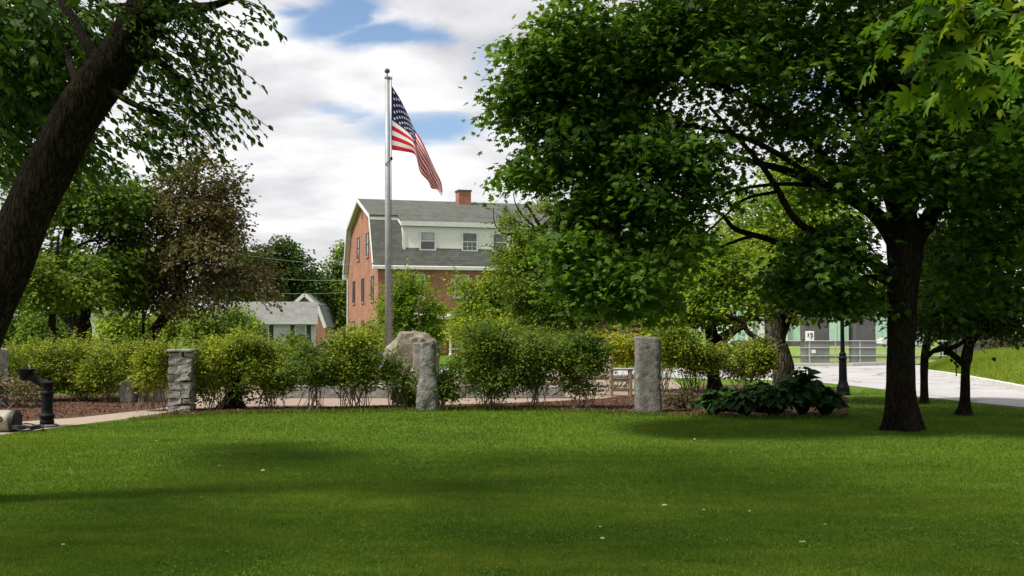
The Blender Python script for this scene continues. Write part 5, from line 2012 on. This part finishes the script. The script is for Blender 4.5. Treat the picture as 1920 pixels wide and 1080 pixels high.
shrub('vase shaped shrub with bare fanned stems at the left end of the mulch bed', 291, 20.3, [(290, 680, 36, 26), (285, 710, 30, 22, .5), (300, 665, 26, 20)], 1, 'l_shrub', 12, 190, tb=.12, bw=.2)
shrub('tall broad yellow green shrub right beside the stacked stone pillar', 415, 20.7, [(420, 655, 58, 36), (390, 690, 40, 45), (455, 690, 50, 45), (380, 735, 30, 26, .6), (366, 690, 20, 40, .9, -.35), (440, 640, 40, 24), (455, 725, 30, 30, .6), (420, 700, 50, 30, .7)], 2, 'l_shrub', 18, 520)
shrub('rounded shrub second to the right of the stacked stone pillar', 508, 20.9, [(505, 680, 42, 42), (510, 715, 34, 26, .6), (480, 665, 30, 26), (530, 705, 20, 30, .6)], 3, 'l_shrub', 13, 330)
shrub('sparse low shrub with thin spreading stems in front of the low seat wall', 581, 20.6, [(580, 690, 40, 24), (575, 668, 24, 20, .7), (600, 705, 26, 18, .5)], 4, 'l_shrub2', 14, 200, bw=.16)
shrub('dense tall shrub immediately left of the boulder memorial', 668, 20.9, [(670, 660, 56, 36), (660, 700, 52, 36), (692, 690, 36, 36), (630, 680, 34, 36), (668, 640, 44, 20)], 5, 'l_shrub', 18, 540)
shrub('thin see-through shrub standing before the boulder memorial', 741, 20.8, [(742, 700, 30, 22, .6), (735, 680, 22, 20, .4), (755, 720, 24, 18, .4)], 6, 'l_shrub2', 14, 75, bw=.16)
shrub('narrow green shrub right beside the rough granite post', 828, 20.6, [(832, 690, 20, 36), (838, 720, 18, 26, .7), (832, 662, 18, 18, .7)], 7, 'l_shrub2', 10, 130)
shrub('widest deep green shrub in the middle of the bed', 918, 20.7, [(915, 655, 52, 34), (890, 690, 46, 36), (945, 690, 46, 38), (915, 715, 50, 26, .7), (905, 630, 40, 22), (965, 665, 28, 30)], 8, 'l_shrub2', 20, 560, tb=.05)
shrub('small dark shrub between the widest shrub and the wooden bench', 1006, 20.9, [(1005, 680, 34, 30), (1000, 705, 30, 26, .7), (1015, 660, 26, 22)], 9, 'l_shrub2', 11, 220)
shrub('dark green shrub with fanned stems just left of the wooden bench', 1088, 20.9, [(1088, 680, 46, 36), (1095, 712, 38, 26, .8), (1065, 660, 30, 26), (1110, 655, 26, 24), (1085, 645, 30, 18)], 10, 'l_shrub2', 14, 380)
shrub('broad yellow green shrub just right of the tall granite post', 1296, 21.3, [(1290, 655, 46, 30), (1265, 640, 34, 22), (1320, 670, 32, 26), (1290, 685, 40, 22, .6), (1250, 668, 22, 30, .5)], 11, 'l_shrub', 18, 380, tb=-.05)
shrub('yellow green shrub with bare stems before the gnarled trunk', 1400, 21.6, [(1395, 665, 50, 22), (1370, 675, 32, 22), (1425, 670, 28, 20), (1400, 690, 40, 14, .5)], 12, 'l_shrub', 18, 300, tb=-.05)
# back rows
shrub('long hedge shrub at far left behind the drinking fountain', 60, 23.0, [(60, 670, 60, 34), (30, 690, 50, 36), (95, 695, 48, 36), (60, 715, 60, 24, .6)], 13, 'l_shrub', 16, 480, group='hedge shrubs left of the path', tb=.0)
shrub('middle hedge shrub behind the drinking fountain', 150, 23.4, [(150, 665, 58, 32), (120, 690, 46, 36), (185, 695, 46, 36), (150, 715, 54, 24, .6)], 14, 'l_shrub', 16, 480, group='hedge shrubs left of the path', tb=.05)
shrub('hedge shrub nearest the upright stone block', 205, 22.8, [(215, 680, 44, 34), (190, 705, 40, 34), (235, 660, 36, 26), (250, 690, 26, 30, .7)], 15, 'l_shrub', 16, 380, group='hedge shrubs left of the path')
shrub('yellow leaved shrub behind the wooden bench and tall granite post', 1160, 27.0, [(1155, 645, 44, 18), (1120, 660, 36, 22), (1185, 660, 40, 26), (1230, 640, 40, 18)], 16, 'l_yellow', 12, 300, .0 or 22, .075, group=None)
shrub('light green shrub behind the tall granite post top', 1240, 26.0, [(1235, 640, 46, 24), (1262, 655, 40, 26)], 17, 'l_shrub', 12, 240, size=.075, group=None, tb=.1)
shrub('bright green shrub behind the widest shrub at the building foot', 890, 30.0, [(890, 625, 44, 24), (930, 620, 40, 26), (960, 640, 44, 20)], 18, 'l_shrub', 12, 330, size=.09, cr=.3, group=None)
shrub('green shrub behind the small dark shrub at the building foot', 1040, 29.0, [(1040, 645, 52, 22), (1000, 645, 40, 18), (1080, 650, 40, 20)], 19, 'l_shrub2', 12, 300, size=.085, cr=.28, group=None, tb=.2)
shrub('yellowish shrub at the left corner of the brick building', 665, 44.0, [(665, 640, 36, 18), (690, 630, 30, 20), (640, 645, 30, 14)], 20, 'l_shrub', 10, 200, size=.12, cr=.4, group=None)
shrub('thin young shrub poking up before the lavender house', 556, 26.0, [(556, 655, 20, 14, .7), (548, 640, 9, 10, .6), (570, 650, 10, 10, .5)], 22, 'l_shrub2', 8, 55, size=.08, group=None)
shrub('low hostas-like green plant left of the rough granite post', 766, 21.2, [(766, 742, 14, 9), (760, 735, 10, 7)], 23, 'l_green', 6, 50, size=.10, cr=.12, group=None, name='small_plant', shoots=0, zmin=0)
shrub('dry straw coloured plant at the left edge before the hedge', 30, 21.2, [(20, 725, 44, 22), (55, 735, 34, 16, .7), (-20, 720, 30, 26)], 24, 'l_dry', 12, 90, size=.06, cr=.18, group=None, bw=.45, tb=-.3, name='dry_plant', shoots=0, zmin=0)
shrub('low brown brush of dry twigs right of the tall granite post', 1262, 21.0, [(1262, 742, 34, 18), (1285, 755, 24, 10)], 25, 'l_bronze', 40, 26, size=.07, cr=.18, group=None, bw=.7, name='dry_brush', shoots=0, zmin=0)

# added dark tapering form, stands for the shade inside the broad shrub
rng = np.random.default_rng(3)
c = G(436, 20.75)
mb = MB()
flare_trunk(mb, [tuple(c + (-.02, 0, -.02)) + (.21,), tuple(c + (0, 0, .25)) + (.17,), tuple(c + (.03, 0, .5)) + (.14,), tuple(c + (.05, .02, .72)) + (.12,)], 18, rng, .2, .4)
tag(mb.build('shade_form', M['shrub_shade'], smooth=True, org=c), 'dark tapering form added for the shade inside the broad yellow green shrub', 'shrub_shade')

# ------------------------------------------------------------------ hostas
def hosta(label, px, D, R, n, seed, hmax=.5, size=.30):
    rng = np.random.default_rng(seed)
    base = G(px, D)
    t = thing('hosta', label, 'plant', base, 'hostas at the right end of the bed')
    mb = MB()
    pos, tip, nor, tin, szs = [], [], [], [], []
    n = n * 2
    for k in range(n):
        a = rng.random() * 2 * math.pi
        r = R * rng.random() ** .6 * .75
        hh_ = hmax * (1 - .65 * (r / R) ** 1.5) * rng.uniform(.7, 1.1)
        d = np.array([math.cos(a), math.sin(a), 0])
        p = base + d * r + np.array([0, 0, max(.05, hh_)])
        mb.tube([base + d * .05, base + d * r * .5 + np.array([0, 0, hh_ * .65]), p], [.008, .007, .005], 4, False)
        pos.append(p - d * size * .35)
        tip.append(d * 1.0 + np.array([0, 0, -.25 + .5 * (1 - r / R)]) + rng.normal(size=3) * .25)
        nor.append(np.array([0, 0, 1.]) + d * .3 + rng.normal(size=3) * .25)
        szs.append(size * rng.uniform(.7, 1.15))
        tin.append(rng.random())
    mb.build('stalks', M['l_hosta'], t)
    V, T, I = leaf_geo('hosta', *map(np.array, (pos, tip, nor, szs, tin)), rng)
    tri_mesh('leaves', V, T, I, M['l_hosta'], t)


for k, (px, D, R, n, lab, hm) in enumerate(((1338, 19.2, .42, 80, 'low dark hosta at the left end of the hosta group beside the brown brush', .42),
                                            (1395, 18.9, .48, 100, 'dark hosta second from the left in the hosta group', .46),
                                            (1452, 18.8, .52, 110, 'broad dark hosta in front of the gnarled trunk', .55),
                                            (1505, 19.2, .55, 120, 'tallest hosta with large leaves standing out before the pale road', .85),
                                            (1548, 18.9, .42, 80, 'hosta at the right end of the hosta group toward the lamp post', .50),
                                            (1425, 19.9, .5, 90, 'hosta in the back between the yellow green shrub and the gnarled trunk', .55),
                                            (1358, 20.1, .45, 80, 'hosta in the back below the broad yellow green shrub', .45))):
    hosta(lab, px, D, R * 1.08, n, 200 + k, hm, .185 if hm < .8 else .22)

# ------------------------------------------------------------------ grass
rng = np.random.default_rng(2)
EDGE_R = [(1570, 784), (1592, 765), (1600, 745), (1625, 728), (1660, 733), (1717, 746), (1818, 757), (1920, 768), (2060, 786)]
E = np.array(LAWN_EDGE + EDGE_R[1:])
n = 560000
px = rng.uniform(-90, 2010, n)
top_ = np.interp(px, E[:, 0], E[:, 1])
py = top_ + (1120 - top_) * rng.random(n) ** 1.12
zc = CH
u, v = (px - 960) / F, (540 - py) / F
dx_, dy_, dz_ = u, cP - v * sP, sP + v * cP
kk = -CH / dz_
pos = np.stack([dx_ * kk, dy_ * kk, np.zeros(n)], 1)
Dp = pos[:, 1]
hgt = (.020 + .018 * rng.random(n)) * (.8 + .4 * np.clip((Dp - 6) / 14, 0, 1))
lowf = np.array([.9 * noise.noise(Vector((a * .35, b * .8, 0))) + .7 * noise.noise(Vector((a * 1.3, b * 3.2, 4))) + .5 * noise.noise(Vector((a * 4.5, b * 7, 9))) for a, b in pos[:, :2]])
hgt *= 1 + .25 * lowf
lean = rng.normal(size=(n, 3)) * np.array([.5, .5, 0])
tip = np.array([0, 0, 1.]) + lean
ang = rng.random(n) * 6.283
nor = np.stack([np.cos(ang), np.sin(ang), np.zeros(n)], 1)
tv = np.array([(-1, 0, 0), (1, 0, 0), (0, 1, 0)], float)
tipn = unit(tip)
side = unit(np.cross(tipn, nor))
wid = (.0022 + .0016 * rng.random(n)) * np.clip(Dp / 8, .9, 2.2)
V = np.stack([pos - side * wid[:, None], pos + side * wid[:, None], pos + tipn * hgt[:, None]], 1).reshape(-1, 3)
T = np.arange(n * 3).reshape(-1, 3)
tint = np.clip(.45 + .42 * lowf + rng.normal(size=n) * .12, 0, 1)
tag(tri_mesh('grass', V, T, tint, M['l_grass'], org=(0, 12, 0)), kind='stuff')

# clover and low weeds in the turf
nc = 700
px = rng.uniform(-60, 1980, nc)
top_ = np.interp(px, E[:, 0], E[:, 1]) + 6
py = top_ + (1110 - top_) * rng.random(nc)
cc_ = np.array([g(a, b) for a, b in zip(px, py)])
keep = nz(cc_, .45, 7) > -.05
cc_ = cc_[keep]
cc_[:, 2] = .022
V, T, I = clump_leaves('diamond', cc_, 26, .11, .020, rng, .12, .1, 1.2, .35)
M['l_clover'] = leaf_mat('clover_leaf', (.048, .105, .012), (.070, .140, .015), (.105, .18, .022), .25, .7, 1.3, .08)
tag(tri_mesh('clover', V, T, I, M['l_clover'], org=(0, 12, 0)), kind='stuff')

# blades on the mound beyond the road
n = 60000
ii = rng.integers(0, len(near) - 1, n)
fr_ = rng.random(n)
tt_ = rng.random(n) * .98
si = ii + fr_
mvv = np.array(mv).reshape(NS, NT, 3)
j0 = np.minimum((tt_ * (NT - 1)).astype(int), NT - 2)
fj = tt_ * (NT - 1) - j0
pos = (mvv[ii, j0] * ((1 - fr_) * (1 - fj))[:, None] + mvv[ii + 1, j0] * (fr_ * (1 - fj))[:, None] + mvv[ii, j0 + 1] * ((1 - fr_) * fj)[:, None] + mvv[ii + 1, j0 + 1] * (fr_ * fj)[:, None])
V, T, I = leaf_geo('blade', pos, np.array([0, 0, 1.]) + rng.normal(size=(n, 3)) * .5, rng.normal(size=(n, 3)) * (1, 1, 0), rng.uniform(.08, .16, n), np.clip(.75 + .5 * nz(pos, .8) + rng.normal(size=n) * .15, 0, 1), rng)
tag(tri_mesh('mound_grass', V, T, I, M['l_grass'], org=(17, 34, 0)), kind='stuff')

# ragged tufts along the bed edge
n = 5000
px = rng.uniform(240, 1575, n)
py = np.interp(px, E[:, 0], E[:, 1]) + rng.normal(size=n) * 1.2
pos = np.array([g(a, b) for a, b in zip(px, py)])
V, T, I = leaf_geo('blade', pos, np.array([0, 0, 1.]) + rng.normal(size=(n, 3)) * .5, rng.normal(size=(n, 3)) * (1, 1, 0), rng.uniform(.05, .13, n), rng.random(n) * .7, rng)
tag(tri_mesh('edge_grass', V, T, I, M['l_grass'], org=(0, 20, 0)), kind='stuff')

# pale fallen leaves on the lawn
FL = [(488, 888, 1.5), (411, 879, .9), (294, 831, 1.0), (1240, 955, 1.5), (1322, 964, 1.2), (1128, 995, 1.1), (1125, 1018, 1.0), (1505, 1026, 1.1), (1232, 819, .9), (1300, 828, 1.0), (1371, 853, .8),
      (1120, 795, .8), (1402, 966, .9), (378, 940, .7), (640, 955, .6), (880, 906, .6), (1510, 1025, .8), (840, 905, .6), (114, 1030, .8), (1550, 992, .8), (390, 820, .7), (547, 790, .7)]
for k, (x, y, s) in enumerate(FL):
    rr = np.random.default_rng(400 + k)
    p = g(x, y)
    p[2] = .035
    V, T, I = leaf_geo('oval', p[None], np.array([[math.cos(k * 2.1), math.sin(k * 2.1), .12]]), np.array([[.15, -.35, 1.]]) + rr.normal(size=(1, 3)) * .2, np.array([.040 * s]), np.array([rr.random()]), rr)
    tag(tri_mesh('fallen_leaf', V, T, I, M['l_pale'], org=p), 'small pale fallen leaf lying on the lawn', 'leaf', 'fallen leaves scattered on the lawn')
